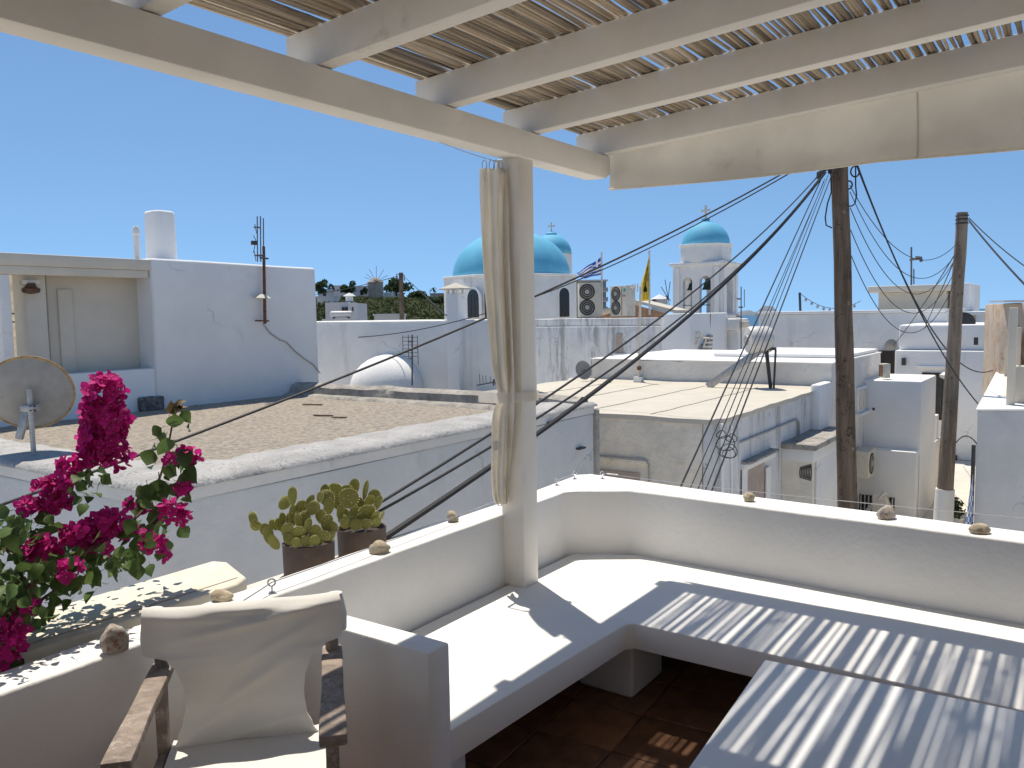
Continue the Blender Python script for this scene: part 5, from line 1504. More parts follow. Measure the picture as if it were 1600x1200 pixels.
# porch projecting over the second door
p0, p1 = on_b(1221, 700, mbf), on_b(1262, 680, mbf)
pa_, pb_ = p0.dot(A), p1.dot(A)
zp = p0.z
bx(pa_ - .05, pb_ + .9, mbf - .02, mbf + .62, zp, zp + .10).build('porch_slab', 'concrete', mh, bevel=.02, cut=.3, amp=.01, freq=4)
bx(pa_, pb_ + .85, mbf + .002, mbf + .56, zp - .22, zp - .002).build('porch_lintel', 'town_white', mh, bevel=.01)
bx(pa_ + .02, pa_ + .14, mbf + .002, mbf + .54, STREET, zp - .222).build('porch_cheek', 'rough_cream', mh)
bx(pa_ + .3, pb_ + .3, mbf + .38, mbf + .54, STREET, zp - .222).build('porch_pier', 'town_clean', mh, bevel=.01)
bx(pb_ + .35, pb_ + .85, mbf + .42, mbf + .47, STREET, zp - .222).build('panelled_door', 'town_white', mh)
for k in range(3): bx(pb_ + .42, pb_ + .78, mbf + .471, mbf + .49, zp - .9 - k * .75, zp - .35 - k * .75).build('door_panel', 'town_clean', mh, bevel=.008)
for k in range(7):
    x = 1251 + k * 2.6
    p = on_b(x, 738, mbf + .62)
    MB().tube([p + UP * .09 * math.cos(t) * (1 + .1 * k) + A * .05 * math.sin(t) for t in [2 * math.pi * i / 12 for i in range(13)]], .012, 4).build('cable_coil', 'metal_dark', mh)
MB().tube([on_b(x, y, mbf + .03) for x, y in ((1157, 691), (1200, 674), (1245, 655), (1248, 660), (1249, 680))], .02, 5).build('wall_cable', 'rope_gray', mh)
for x in (1128, 1143):
    MB().tube([on_b(x, 662, mbf + .03), on_b(x + 1, 790, mbf + .03)], .022 if x < 1135 else .014, 6).build('drain_pipe', 'town_clean', mh)
pw(mh, 'roof_upstand', 'town_clean', ma1 - .9, ma1 - .02, mb1 - .02, mb1 + .18, STREET, ZM + .16, bevel=.05)

# ------------------------------------------------------------------ N: higher house behind it
na0 = ma1 + .02
zN = on_a(1000, 561, na0).z
nb1 = on_a(1299, 590, na0).dot(B)
nl = on_a(925, 580, na0).dot(B)
nhh = thing('rough_plaster_house', W(20, -7, STREET), 'low house with a rough plaster front and a dazzling white flat roof', 'house')
pw(nhh, 'wall', 'rough_white', na0, na0 + 4.9, nl, nb1, STREET, zN - .03, bevel=0, cut=.2, amp=.02, freq=3, smooth=True)
pw(nhh, 'roof', 'town_clean', na0 - .02, na0 + 4.92, nl - .03, nb1 + .02, zN - .028, zN, bevel=.015)
pw(nhh, 'roof_hump', 'town_clean', na0 + 1.6, na0 + 4.8, on_a(1072, 560, na0).dot(B), nb1 - .05, zN + .002, zN + .09, bevel=.06)
nbF = nb1
def win_b(root, x0, y0, x1, y1, b, mat='town_clean'):
    p, q = on_b(x0, y0, b), on_b(x1, y1, b)
    s0, s1 = sorted((p.dot(A), q.dot(A)))
    f = bx(s0, s1, b - .02, b + .035, min(p.z, q.z), max(p.z, q.z)).build('shutter', mat, root, bevel=.006)
    for k in range(2):
        w_ = (s1 - s0)
        bx(s0 + w_ * (.1 + .48 * k), s0 + w_ * (.42 + .48 * k), b + .036, b + .05, min(p.z, q.z) + .08, max(p.z, q.z) - .08).build('slat_panel', 'cream_wall', f)
    bx(s0 - .06, s1 + .06, b - .02, b + .12, min(p.z, q.z) - .06, min(p.z, q.z) - .002).build('sill', 'town_clean', root)
win_b(nhh, 1339, 606, 1351, 640, nbF + .02)
p = on_b(1345, 640, nbF)
# air unit hung on that wall, over the street
q0 = on_b(1349, 742, nbF + .2)
ac_unit(Vector((q0.x, q0.y, q0.z)) + B * .02, A, B, .85, .60, .34, 'grimy single-fan air unit hung on the wall beside the dark pole', 'wall air units in the street', 1)

# water tank on its stand
tk = thing('solar_water_tank', on_a(1190, 606, na0 - .45), 'dented metal water tank on a black stand before the rough plaster wall', 'water tank')
tz = na0 - .35
ct = on_a(1190, 531, tz)
rk = 21.5 * ct.y / F_PX
axT = (A * .62 + B * .78).normalized()
prof_t = [(rk * .2, -.02), (rk * .9, 0), (rk, .05), (rk, .42), (rk * .9, .48), (rk * .3, .52)]
MB().lathe(ct - axT * .3, prof_t, 28, axis=axT).build('tank', 'tin', tk, smooth=True, ang=40)
MB().lathe(ct - axT * .33, [(rk * .36, -.02), (rk * .36, .02)], 16, axis=axT).build('end_cap', 'galvanised', tk)
zst = on_a(1200, 547, tz).z
for x0, x1 in ((1196, 1203), (1212, 1209), (1199, 1205)):
    MB().tube([on_a(x0, 547, tz - .1), on_a(x1, 607, tz - .1)], .022, 6).build('leg', 'metal_dark', tk)
MB().tube([on_a(1186, 546, tz - .1), on_a(1213, 545, tz - .1)], .03, 6).build('stand_top', 'metal_dark', tk)
MB().tube([on_a(1197, 556, tz - .12), on_a(1206, 604, tz - .12)], .018, 5).build('brace', 'metal_dark', tk)
pb0, pb1 = on_a(1106, 604, tz - .25), on_a(1189, 546, tz - .15)
dB = (pb1 - pb0).normalized()
tag(MB().obox((pb0 + pb1) / 2, dB * (pb1 - pb0).length / 2, -A * .05, dB.cross(A) * .075).build('slanting_beam', 'galvanised', bevel=.01), 'grey slanting beam propped from the cream roof up to the water tank', 'beam')
# mast with a small aerial, standing on the roof edge
mp = on_a(998, 594, na0 - .1)
mt = thing('aerial_mast', mp, 'pinkish jointed aerial mast on a white footing at the cream roof edge', 'antenna')
MB().tube([mp, on_a(1001, 448, na0 - .1)], .03, 8).build('mast', 'cream_wall', mt, smooth=True)
MB().obox(mp + UP * .02, A * .08, B * .10, UP * .06).build('footing', 'town_clean', mt)
MB().lathe(on_a(998.5, 578, na0 - .1), [(.05, 0), (.05, .07), (.035, .09)], 10).build('coupling', 'rust', mt)
for (x0, y0, x1, y1) in ((985, 449, 1003, 447), (988, 444, 988, 453), (992, 443, 992, 454), (996, 443, 996, 456), (999, 458, 1005, 458)):
    MB().tube([on_a(x0, y0, na0 - .12), on_a(x1, y1, na0 - .12)], .014, 5).build('element', 'tin', mt)
dp = on_a(910, 588, na0 - .3)
ds = thing('small_satellite_dish', dp, 'small tarnished satellite dish leaning at the foot of the weathered wall', 'satellite dish')
dax = Vector((.5, -.8, .25)).normalized()
MB().lathe(dp + UP * .14, [(.02, 0), (.12, .012), (.2, .035), (.235, .05), (.23, .054), (.12, .018), (.02, .006)], 28, axis=dax).build('dish', 'dish_gray', ds, smooth=True)
MB().tube([dp + UP * .14, dp - UP * .05], .02, 6).build('stem', 'metal_dark', ds)
MB().obox(dp + UP * .13 + dax * .1, Vector((.02, 0, 0)), Vector((0, .02, 0)), UP * .02).build('receiver', 'metal_dark', ds)

# ------------------------------------------------------------------ K: white stair block stepping down to the street
ka0 = 20.5
kb0, kb1 = on_a(1352, 620, ka0).dot(B), on_a(1440, 620, ka0).dot(B)
zk = on_a(1440, 596, ka0).z
kh = thing('white_stair_block', W(21, -3.5, STREET), 'clean white stepped block with an air unit on its flat top', 'house')
ka1 = on_b(1451, 590, kb1).dot(A)
pw(kh, 'upper_wall', 'town_clean', ka0, ka0 + 2.2, kb0 - .5, kb1, STREET, zk, bevel=.04)
k2 = ka0 - .35
zk2 = on_a(1420, 706, k2).z
kb2 = on_a(1432, 720, k2).dot(B)
ka2 = on_b(1463, 690, kb2).dot(A)
pw(kh, 'lower_wall', 'town_clean', k2, k2 + .34, kb0 - .5, kb2, STREET, zk2, bevel=.03)
pw(kh, 'side_wall', 'town_clean', k2 + .343, ka0 + 3.6, kb1 + .003, kb2, STREET, on_b(1463, 680, kb2).z - .12, bevel=.03)
pz_ = on_b(1460, 660, kb2 - .1)
pw(kh, 'gate_pier', 'town_clean', pz_.dot(A) - .15, pz_.dot(A) + .15, kb2 - .28, kb2 - .02, STREET, on_b(1460, 648, kb2 - .1).z, bevel=.02)
# grille window low in the front
gw0, gw1 = on_a(1343, 772, k2), on_a(1397, 830, k2)
gfr = bx(k2 - .02, k2 + .03, gw0.dot(B), gw1.dot(B), gw1.z, gw0.z).build('window', 'dark_glass', kh)
for k in range(9):
    b_ = gw0.dot(B) + (gw1.dot(B) - gw0.dot(B)) * (k + .5) / 9
    MB().tube([W(k2 - .05, b_, gw1.z), W(k2 - .05, b_, gw0.z)], .014, 5).build('bar', 'tin', gfr)
MB().obox(on_a(1416, 625, ka0) - A * 0, A * .01, B * .03, UP * .03).build('vent_hole', 'metal_dark', kh) if False else None
MB().obox(on_a(1365, 639, ka0), A * .02, B * .028, UP * .028).build('vent_hole', 'metal_dark', kh)
c = on_a(1382, 590, ka0 + .35)
S_ = c.y / F_PX
ak = thing('air_conditioner', c, 'boxy cream air unit with a rusty brown grid on the white stepped block', 'air conditioner', 'roof air units on the stepped block')
nK = (-A * .55 - B * .8).normalized(); uK = Vector((-nK.y, nK.x, 0)); uK = uK if uK.dot(B) > 0 else -uK
MB().obox(c + UP * 11 * S_, uK * 8.5 * S_, nK * 5.5 * S_, UP * 11 * S_).build('casing', 'ac_cream', ak, bevel=.01)
gk = MB().obox(c + UP * 11 * S_ + nK * 5.6 * S_ - uK * .6 * S_, uK * 6.4 * S_, nK * .008, UP * 9 * S_).build('coil_panel', 'rust', ak)
for k in range(6):
    MB().obox(c + UP * (4 + 2.8 * k) * S_ + nK * 5.8 * S_ - uK * .6 * S_, uK * 6.4 * S_, nK * .006, UP * .2 * S_).build('coil_bar', 'ac_cream', gk)
# folding arm of an awning above the street window
aw_t, aw_b = on_a(1383, 768, k2 - .9), on_a(1349, 805, k2 - .75)
awt = thing('awning_arm', aw_b, 'slanted white awning arm with slack canvas over the grille window', 'awning')
MB().tube([aw_b, aw_t], .045, 8).build('arm', 'tin', awt, smooth=True)
mb = MB(); w0, w1, w2 = aw_t, on_a(1386, 812, k2 - .85), on_a(1396, 806, k2 - .3)
mb.add([w0, w0 - B * .25 - UP * .1, w1 - B * .3, w1, w2, w0 - A * -.15], [(0, 1, 2, 3), (0, 3, 4, 5)])
mb.build('canvas', 'canvas', awt)
for e in ((1393, 808), (1397, 800)):
    MB().tube([aw_t, on_a(e[0], e[1], k2 - .3)], .008, 4).build('cord', 'rope_gray', awt)

# ------------------------------------------------------------------ L, V, Q: houses closing the street
la = 34.0
lh = thing('long_blank_house', W(35, -8, STREET), 'long blank grey-shaded house with a straight white roof edge', 'house')
zl = on_a(1300, 485.5, la).z
pw(lh, 'wall', 'town_white', la, la + 6, on_a(1185, 500, la).dot(B), on_a(1480, 500, la).dot(B), STREET - 4, zl - .12, bevel=.05)
pw(lh, 'roof', 'town_clean', la - .05, la + 6.05, on_a(1184, 500, la).dot(B), on_a(1477, 500, la).dot(B), zl - .118, zl, bevel=.03)
face_b(lh, 'roof_hatch', 'dark_frame', 1372, 548, 1402, 600, la - .5, .4, 0)
pst = thing('light_string_post', on_a(1249.5, 485, la + 1), 'thin dark post carrying a string of bulbs on the long roof', 'post')
MB().tube([on_a(1250.5, 486, la + 1), on_a(1249.5, 457, la + 1)], .05, 6).build('post', 'metal_dark', pst)
q0, q1 = on_a(1250, 458, la + 1), on_a(1345, 470, la + 1)
ptsq = sagline(q0, q1, .45, 20)
MB().tube(ptsq, .012, 4).build('string', 'metal_dark', pst)
for k in range(2, 20, 2): MB().lathe(ptsq[k] - UP * .16, [(.02, 0), (.06, .04), (.05, .1), (.02, .16)], 8).build('bulb', 'galvanised', pst)
va = 42.0
vh = thing('beige_top_house', W(44, -6, STREET), 'square beige upper storey with an overhanging roof slab', 'house')
vc0, vc1, vc2 = on_a(1372, 480, va).dot(B), on_a(1478, 480, va).dot(B), 0
zv = on_a(1420, 446, va).z
pw(vh, 'wall', 'cream_wall', va, va + 5, vc0, vc1, STREET - 4, zv - .3, bevel=.04)
pw(vh, 'roof_slab', 'cream_wall', va - .35, va + 5.3, vc0 - .4, vc1 + .25, zv - .298, zv, bevel=.04)
pw(vh, 'side_wing', 'town_clean', va + .4, va + 5, vc1 + .26, on_a(1514, 480, va + .4).dot(B), STREET - 4, on_a(1500, 442, va).z, bevel=.04)
pva = on_a(1424, 440, va + 1)
av = antenna(1424, 386, 446, pva, 'thin twin-mast aerial on the square beige storey', [(1421, 406, 1440, 404, .05), (1438, 401, 1440, 409, .08), (1430, 402, 1437, 402, .06), (1428, 420, 1428, 444, .03)], r=.04)
qa = 30.0
qh = thing('street_end_house', W(32, -1, STREET), 'white house closing the street with a dark glazed door', 'house')
zq1, zq2 = on_a(1480, 507, qa).z, on_a(1480, 548, qa - .25).z
qb0, qb1 = on_a(1404, 540, qa).dot(B), on_a(1575, 540, qa).dot(B)
pw(qh, 'upper_wall', 'town_clean', qa, qa + 4, qb0, qb1, zq2 + .002, zq1, bevel=.08)
pw(qh, 'lower_wall', 'town_clean', qa - .25, qa + 4, on_a(1398, 560, qa - .25).dot(B), qb1, STREET, zq2, bevel=.05)
window(qh, 'a', qa - .27, 1441, 582, 1487, 657, 3)
face_b(qh, 'window_hood', 'town_clean', 1434, 572, 1496, 575, qa - .25, .2, .14)
for (x0, y0, x1, y1) in ((1465, 700, 1471, 755),): face_b(qh, 'door', 'rust', x0, y0, x1 + 10, y1 + 60, qa - .25, .06, .05)
for (x, y) in ((1492, 717), (1525, 533), (1412, 565)): MB().obox(on_a(x, y, qa - .3), A * .04, B * .06, UP * .12).build('wall_box', 'metal_dark', qh)
p = on_a(1477, 587, qa - .5)
wl = thing('street_lamp_head', p, 'small pale lamp head on the wall above the dark glazed door', 'lamp')
MB().lathe(p, [(.03, -.12), (.16, -.05), (.17, .03), (.06, .12)], 12).build('shade', 'tin', wl, smooth=True)
MB().tube([p, p + A * .25], .03, 6).build('bracket', 'galvanised', wl)
tag(MB().lathe(on_a(1505, 505, qa + .4), [(.32, -.02), (.36, .0), (.36, .08), (.3, .1)], 20, axis=-A).build('dark_round_cover', 'metal_dark', smooth=True, ang=40), 'black round cover standing on the street-end roof behind the pole', 'cover')
tag(MB().lathe(on_a(1393, 540, qa - .6), [(.02, 0), (.13, .02), (.2, .07), (.19, .075), (.02, .012)], 20, axis=Vector((.1, .9, .3)).normalized()).build('tiny_satellite_dish', 'dish_gray', smooth=True), 'tiny grey satellite dish at the ledge of the street-end house', 'satellite dish')
tr_ = thing('roof_terrace_house', W(46, 2, STREET), 'low white roof terrace with square pillars before the sea', 'house')
tra = 40.0
pw(tr_, 'roof_slab', 'town_clean', tra, tra + 4, on_a(1508, 495, tra).dot(B), on_a(1600, 495, tra).dot(B), on_a(1540, 492, tra).z, on_a(1540, 486.5, tra).z, bevel=.03)
pw(tr_, 'back_wall', 'cream_wall', tra + .4, tra + 4, on_a(1505, 500, tra).dot(B), on_a(1600, 500, tra).dot(B), STREET - 3, on_a(1540, 492, tra).z - .002, bevel=.03)
for x in (1531, 1560): pw(tr_, 'pillar', 'town_clean', tra + .05, tra + .35, on_a(x, 500, tra).dot(B) - .15, on_a(x, 500, tra).dot(B) + .15, STREET - 3, on_a(1540, 492, tra).z - .003)

# ------------------------------------------------------------------ R and E: buildings on the near side of the street
rz = 0.0
rc0, rc1 = on_z(1527, 641, rz), on_z(1561, 576, rz)
dR = (rc1 - rc0); 
nR = Vector((dR.y, -dR.x, 0)).normalized()              # to the right
rh = thing('grey_corner_house', Vector((rc0.x + 1, rc0.y + 1, STREET)), 'plain shaded house corner with a white and rubble-strewn roof top', 'house')
fwd_r = (on_z(1640, 641, rz) - rc0); fwd_r.z = 0
poly = [rc0, rc0 + fwd_r * 3, rc1 + fwd_r * 3, rc1]
MB().prism([Vector(q) for q in poly], STREET, rz - .012).build('wall', 'gray_white', rh, bevel=.02)
cR_ = sum(poly, Vector()) / 4
MB().prism([rc0 - dR.normalized() * .02 - nR * .02, rc0 + fwd_r * 3, rc1 + fwd_r * 3, rc1 - nR * .02], rz - .01, rz + .02).build('roof_edge', 'town_clean', rh, bevel=.01)
i0 = rc0 + dR * .22 + nR * .22; i1 = rc1 - dR * .06 + nR * .2
MB().prism([i0, i0 + nR * .9, i1 + nR * .6, i1], rz + .024, rz + .034).build('rubble_screed', 'rough_cream', rh, cut=.4, amp=.008)
pp0 = on_z(1573, 634, rz)
MB().obox(pp0 + UP * .8 + nR * .05, nR * .06, dR.normalized() * .09, UP * .8).build('post', 'cream_wall', rh, bevel=.01)
MB().obox(on_z(1590, 634, rz) + UP * .32 + nR * .3 + dR.normalized() * .3, nR * .42, dR.normalized() * .08, UP * .32).build('parapet_stub', 'cream_wall', rh, bevel=.03, cut=.3, amp=.01)
MB().tube([rc0 + Vector((-.05, -.02, -.55)), rc0 + Vector((-.05, -.02, STREET))], .03, 6).build('drain_pipe', 'metal_dark', rh)
ea = on_y(1575, 560, 19.5)
eh = thing('stained_house', Vector((ea.x + 1, ea.y, STREET)), 'ochre-stained unpainted house wall beyond the shaded corner', 'house')
material('ochre_stain', (.50, .42, .34), .95, .12, 1.2, .5, 8, .03, stain=(.36, .22, .12), samt=.9, sscale=.8, sthr=.42)
e0, e1 = on_y(1566, 480, 19.5), on_y(1700, 480, 17)
MB().prism([e0, e1, e1 + Vector((1.5, 4, 0)), e0 + Vector((1.9, 4, 0))], STREET, on_y(1580, 474, 19.5).z).build('wall', 'ochre_stain', eh, bevel=.03, cut=.7, amp=.02)
s0, s1 = on_y(1572, 560, 18.6), on_y(1582, 560, 18.6)
MB().add([on_y(1569, 545, 18.7), on_y(1586, 524, 18.7), on_y(1586, 640, 18.7), on_y(1569, 640, 18.7), on_y(1569, 545, 18.95), on_y(1586, 524, 18.95), on_y(1586, 640, 18.95), on_y(1569, 640, 18.95)], [(0, 1, 2, 3), (7, 6, 5, 4), (0, 4, 5, 1), (1, 5, 6, 2), (3, 2, 6, 7), (0, 3, 7, 4)]).build('buttress', 'cream_wall', eh)
MB().obox(on_y(1589, 575, 18.6), Vector((.05, 0, 0)), Vector((0, .05, 0)), UP * .92).build('gutter', 'cream_wall', eh, bevel=.01)
MB().obox(on_y(1590, 470.5, 19.2), Vector((.5, 0, 0)), Vector((0, .3, 0)), UP * .02).build('roof_flashing', 'tin', eh)
# cloth hanging at the corner
mb = MB(); NU, NV = 8, 22
def clf(u, v):
    y = 742 + 90 * v; xl = 1519 - 12 * v ** .9; 
    return on_y(xl + (1520.5 - xl) * u, y, rc0.y - .25 + .05 * math.sin(u * 7 + v * 3))
mb.grid(NU, NV, clf)
for i in range(len(mb.f)):
    u, v = i % NU, i // NU
    mb.m[i] = 1 if (u // 2 + v // 2) % 2 else 0
tag(mb.build('checked_cloth', ['cloth_blue', 'cloth_white'], smooth=True, ang=0), 'blue and white checked cloth hanging by the corner drain pipe', 'cloth')
pq = on_y(1490, 830, 18.5)
pot = thing('street_plant', pq, 'bushy plant in a white pot at the foot of the street-end wall', 'potted plant')
MB().lathe(pq, [(.15, 0), (.19, .3), (.21, .31), (.21, .34)], 18).build('pot', 'town_clean', pot, smooth=True, ang=40)
mb = MB(); r5 = random.Random(5)
for k in range(160):
    d = Vector((r5.gauss(0, 1), r5.gauss(0, 1), r5.gauss(0, 1))).normalized() * r5.uniform(.3, 1)
    p = on_y(1490, 795, 18.5) + Vector((d.x * .26, d.y * .26, d.z * .28)) * .95
    u = Vector((r5.gauss(0, 1), r5.gauss(0, 1), r5.gauss(0, 1))).normalized() * .07; w = u.orthogonal().normalized() * .03
    mb.add([p - u, p + w, p + u, p - w], [(0, 1, 2, 3)])
mb.build('foliage', 'tree_leaf', pot)
MB().tube([pq + UP * .3, on_y(1490, 797, 18.5)], .02, 5).build('stem', 'bark', pot)

# ------------------------------------------------------------------ utility poles
YP = 11.5
def timber_pole(top, bot, r0, r1, mat, label, seg=14, scars=8, seed=1):
    root = thing('utility_pole', bot, label, 'utility pole')
    n = 26; pts, rs = [], []
    for i in range(n + 1):
        t = i / n
        p = bot.lerp(top, t)
        pts.append(p + Vector((.012 * noise.noise(Vector((t * 6, seed, 0))), .012 * noise.noise(Vector((t * 6, seed, 5))), 0)))
        rs.append((r0 + (r1 - r0) * t) * (1 + .035 * noise.noise(Vector((t * 14, seed, 9)))))
    MB().tube(pts, rs, seg).build('shaft', mat, root, smooth=True, ang=60)
    r_ = random.Random(seed)
    for k in range(scars):
        t = r_.uniform(.4, .95); p = bot.lerp(top, t); rr = r0 + (r1 - r0) * t
        d = Vector((r_.uniform(-.6, .6), -1, 0)).normalized()
        MB().ellipsoid(p + d * rr * .98, d.cross(UP) * .022, d * .008, UP * r_.uniform(.02, .04), 8, 5).build('knot', 'pole_dark' if k % 2 else 'pole_pale', root, smooth=True)
    return root
t1, b1 = on_y(1311.5, 215, YP), on_y(1333, 1180, YP)
b1 = t1 + (b1 - t1) * ((STREET - t1.z) / (b1.z - t1.z))
pole1 = timber_pole(t1, b1, .148, .108, 'pole_dark', 'thick dark timber utility pole rising from the street behind the parapet', seed=3)
YQ = 15.2
t2, b2_ = on_y(1503.5, 332, YQ), on_y(1472, 840, YQ)
b2_ = t2 + (b2_ - t2) * ((STREET - t2.z) / (b2_.z - t2.z))
pole2 = timber_pole(t2, b2_, .155, .095, 'pole_pale', 'leaning pale timber utility pole with a whitewashed foot', seed=6)
f_t = (on_y(1474, 764, YQ).z - b2_.z) / (t2.z - b2_.z)
MB().tube([b2_, b2_.lerp(t2, f_t)], [.18, .165], 16).build('whitewash', 'town_clean', pole2, smooth=True, ang=50)
for k in range(3):
    p = t2 - UP * (.06 + .07 * k)
    MB().tube([p + Vector((.105 * math.cos(t), .105 * math.sin(t), 0)) for t in [2 * math.pi * i / 14 for i in range(15)]], .012, 4).build('wire_band', 'metal_dark', pole2)
def on1(y, dx=0, dy=-.14):
    t = (on_y(1310, y, YP).z - b1.z) / (t1.z - b1.z)
    return b1.lerp(t1, t) + Vector((dx, dy, 0))
def on2(y, dx=0, dy=-.1):
    t = (on_y(1500, y, YQ).z - b2_.z) / (t2.z - b2_.z)
    return b2_.lerp(t2, t) + Vector((dx, dy, 0))
for k, (x, y) in enumerate(((1284, 270), (1279, 274), (1297, 266))):
    p = on_y(x, y, YP - .1)
    MB().lathe(p, [(.015, -.05), (.03, -.04), (.03, 0), (.02, .01), (.032, .02), (.02, .05)], 10).build('insulator', 'metal_dark', pole1)
    MB().tube([p + UP * .03, on1(262, -.08)], .012, 4).build('clamp_arm', 'metal_dark', pole1)
for (x, y, r_) in ((1326.5, 289, .045), (1336, 268, .06)):
    p = on_y(x, y, YP - .05)
    MB().tube([p + Vector((r_ * math.cos(t), 0, r_ * 1.2 * math.sin(t))) for t in [2 * math.pi * i / 14 for i in range(15)]], .011, 5).build('wire_coil', 'cable_black', pole1)
for pts_ in ([(1298, 262), (1299, 300), (1293, 318), (1289.5, 340), (1291, 352), (1300, 356)], [(1337, 258), (1337, 290), (1338.5, 305), (1336, 318), (1331, 322), (1325, 322)]):
    MB().tube([on_y(x, y, YP - .15) for x, y in pts_], .010, 5).build('loop_wire', 'cable_black', pole1)
# cables: two ends and one point the cable passes through in between
def cable(P, Q, mid, r, label, group, n=26, mat='cable_black', name='overhead_cable'):
    d = Q - P; nrm = Vector((d.y, -d.x, 0)).normalized()
    sag = 0
    if mid:
        m_ = on_plane(mid[0], mid[1], P, nrm)
        hl = Vector((d.x, d.y, 0)).length
        t = (Vector((m_.x - P.x, m_.y - P.y, 0))).dot(Vector((d.x, d.y, 0)).normalized()) / hl
        if .05 < t < .95: sag = (P.z + d.z * t - m_.z) / (4 * t * (1 - t))
    sag = max(-.2, min(2.5, sag))
    return tag(MB().tube(sagline(P, Q, sag, n), r, 6).build(name, mat, smooth=True), label, 'cable', group)
G1 = 'cables from the dark pole down past the parapet'
def below(x, y, b=-2.66): return on_b(x, y, b)
cable(on1(272, -.26), below(540, 880), (845, 674), .017, 'thickest black cable running from the dark pole down past the curtained post', G1)
cable(on1(266, -.24), below(540, 828), (845, 650), .008, 'thin black cable just above the thickest one at the curtained post', G1)
cable(on1(262, -.24), below(540, 818), (845, 627), .008, 'thin black cable topmost of three crossing behind the cactus pots', G1)
lf = on_y(-120, 832, 4.6)
cable(on1(225, -.1), lf, (480, 611), .010, 'long black cable crossing the gravel roof towards the bougainvillea', G1, 40)
cable(on1(232, -.12), on_a(560, 527, sa), (940, 422), .009, 'long thin cable passing the striped flag towards the plain chimney', G1, 40)
G2 = 'cables fanning down from the dark pole to the street wall'
for k, (x, y, ys, dx) in enumerate(((1058, 772, 278, -.3), (1083, 780, 282, -.27), (1093, 784, 276, -.22), (1101, 786, 272, -.16), (1072, 776, 286, -.28))):
    cable(on1(ys, dx), on_a(1283 + (x - 1283) * 1.3, ys + (y - ys) * 1.3, 3.93), None, (.0062, .004, .004, .006, .0035)[k], ('thick outer cable of the fan crossing the rough beige wall', 'thin second cable of the fan crossing the rough beige wall', 'thin inner cable of the fan beside the house corner pipe', 'thick innermost cable of the fan falling along the house corner', 'thinnest cable between the two outer cables of the fan')[k], G2)
jn = on_a(1138, 690, 6.4)
tn = thing('cable_tangle', jn, 'tangled cable loops knotted on the fan of wires by the house corner', 'cable tangle')
r6 = random.Random(9)
for k in range(5):
    c = jn + Vector((r6.uniform(-.06, .06), r6.uniform(-.03, .03), r6.uniform(-.1, .08))); rr = r6.uniform(.035, .08)
    MB().tube([c + Vector((rr * math.cos(t), .03 * math.sin(2 * t), rr * .8 * math.sin(t))) for t in [2 * math.pi * i / 14 for i in range(15)]], .004, 4).build('loop', 'cable_black', tn)
G3 = 'slack wires between the two poles'
for k, (y1_, y2_, mid) in enumerate(((290, 380, (1426, 403)), (300, 395, (1430, 434)), (325, 400, (1438, 459)), (360, 420, (1432, 489)), (400, 440, (1437, 517)))):
    cable(on1(y1_, .12, -.02), on2(y2_, -.08, -.05), mid, .006, ('highest slack wire between the poles, sagging past the twin aerial', 'second highest slack wire between the two poles', 'middle slack wire of five, crossing the beige storey', 'second lowest slack wire, dipping to the long roof edge', 'lowest slack wire between the poles, dipping below the roof edge')[k], G3)
G4 = 'heavy cables from the dark pole to the shaded corner house'
cable(on1(255, .16), rc0 + dR * .75 - nR * .06 + UP * .12, (1450, 505), .013, 'heavy black cable from the dark pole to the rubble-strewn roof edge', G4)
cable(on1(255, .15), rc0 + dR * .12 - nR * .05 - UP * .02, (1447, 506), .010, 'heavy black cable from the dark pole to the shaded house corner', G4)
G5 = 'cables leaving the pale pole away from the dark one'
cable(on2(346, .08), on_y(1640, 484, 10.5), (1560, 400), .014, 'thick black cable leaving the top of the pale pole', G5)
cable(on2(342, .08), on_y(1640, 442, 12), (1550, 375), .009, 'thinner black cable leaving the top of the pale pole', G5)
cable(on2(385, -.06), on_a(1396, 540, qa - .6), (1440, 480), .010, 'taut wire from the pale pole to the tiny satellite dish', 'wires tied to the pale pole')
cable(on2(390, -.06), on_a(1445, 512, 29.5), (1470, 455), .010, 'taut wire from the pale pole down to the street-end roof', 'wires tied to the pale pole')
cable(on2(690, .1), rc0 - UP * .52, (1500, 685), .010, 'low wire from the pale pole to the corner drain pipe', 'wires tied to the pale pole')
# ------------------------------------------------------------------ the hill beyond: trees, houses, windmill
r8 = random.Random(21)
def leafball(mb, c, rx, ry, rz_, n, s, r_):
    for k in range(n):
        d = Vector((r_.gauss(0, 1), r_.gauss(0, 1), r_.gauss(0, 1))).normalized()
        q = r_.uniform(.65, 1.05)
        if d.z < -.5: continue
        p = c + Vector((d.x * rx, d.y * ry, d.z * rz_)) * q * (1 + .25 * noise.noise(d * 2 + c * .3))
        u = Vector((r_.gauss(0, 1), r_.gauss(0, 1), r_.gauss(0, 1))).normalized()
        w = u.orthogonal().normalized()
        ss = s * r_.uniform(.6, 1.3)
        mb.add([p - u * ss, p + w * ss * .6, p + u * ss, p - w * ss * .6], [(0, 1, 2, 3)])
mb = MB()
cnt = 0
while cnt < 620:
    px, Y = r8.uniform(478, 800), r8.uniform(120, 290)
    py_lim = on_y(px, 463, Y)
    X = on_y(px, 480, Y).x
    zg = ground_z(X, Y)
    h = r8.uniform(.8, 2.0)
    if zg + h * 1.5 > py_lim.z + r8.uniform(-.2, .3): h = max(.5, (py_lim.z - zg) / 1.5)
    if h < .5: continue
    w = h * r8.uniform(1.1, 1.9)
    leafball(mb, Vector((X, Y, zg + h * .4)), w, w, h, 80, .42, r8)
    cnt += 1
tag(mb.build('hillside_scrub', 'scrub'), 'dark green scrub covering the slope below the windmill', 'scrub', kind='stuff')
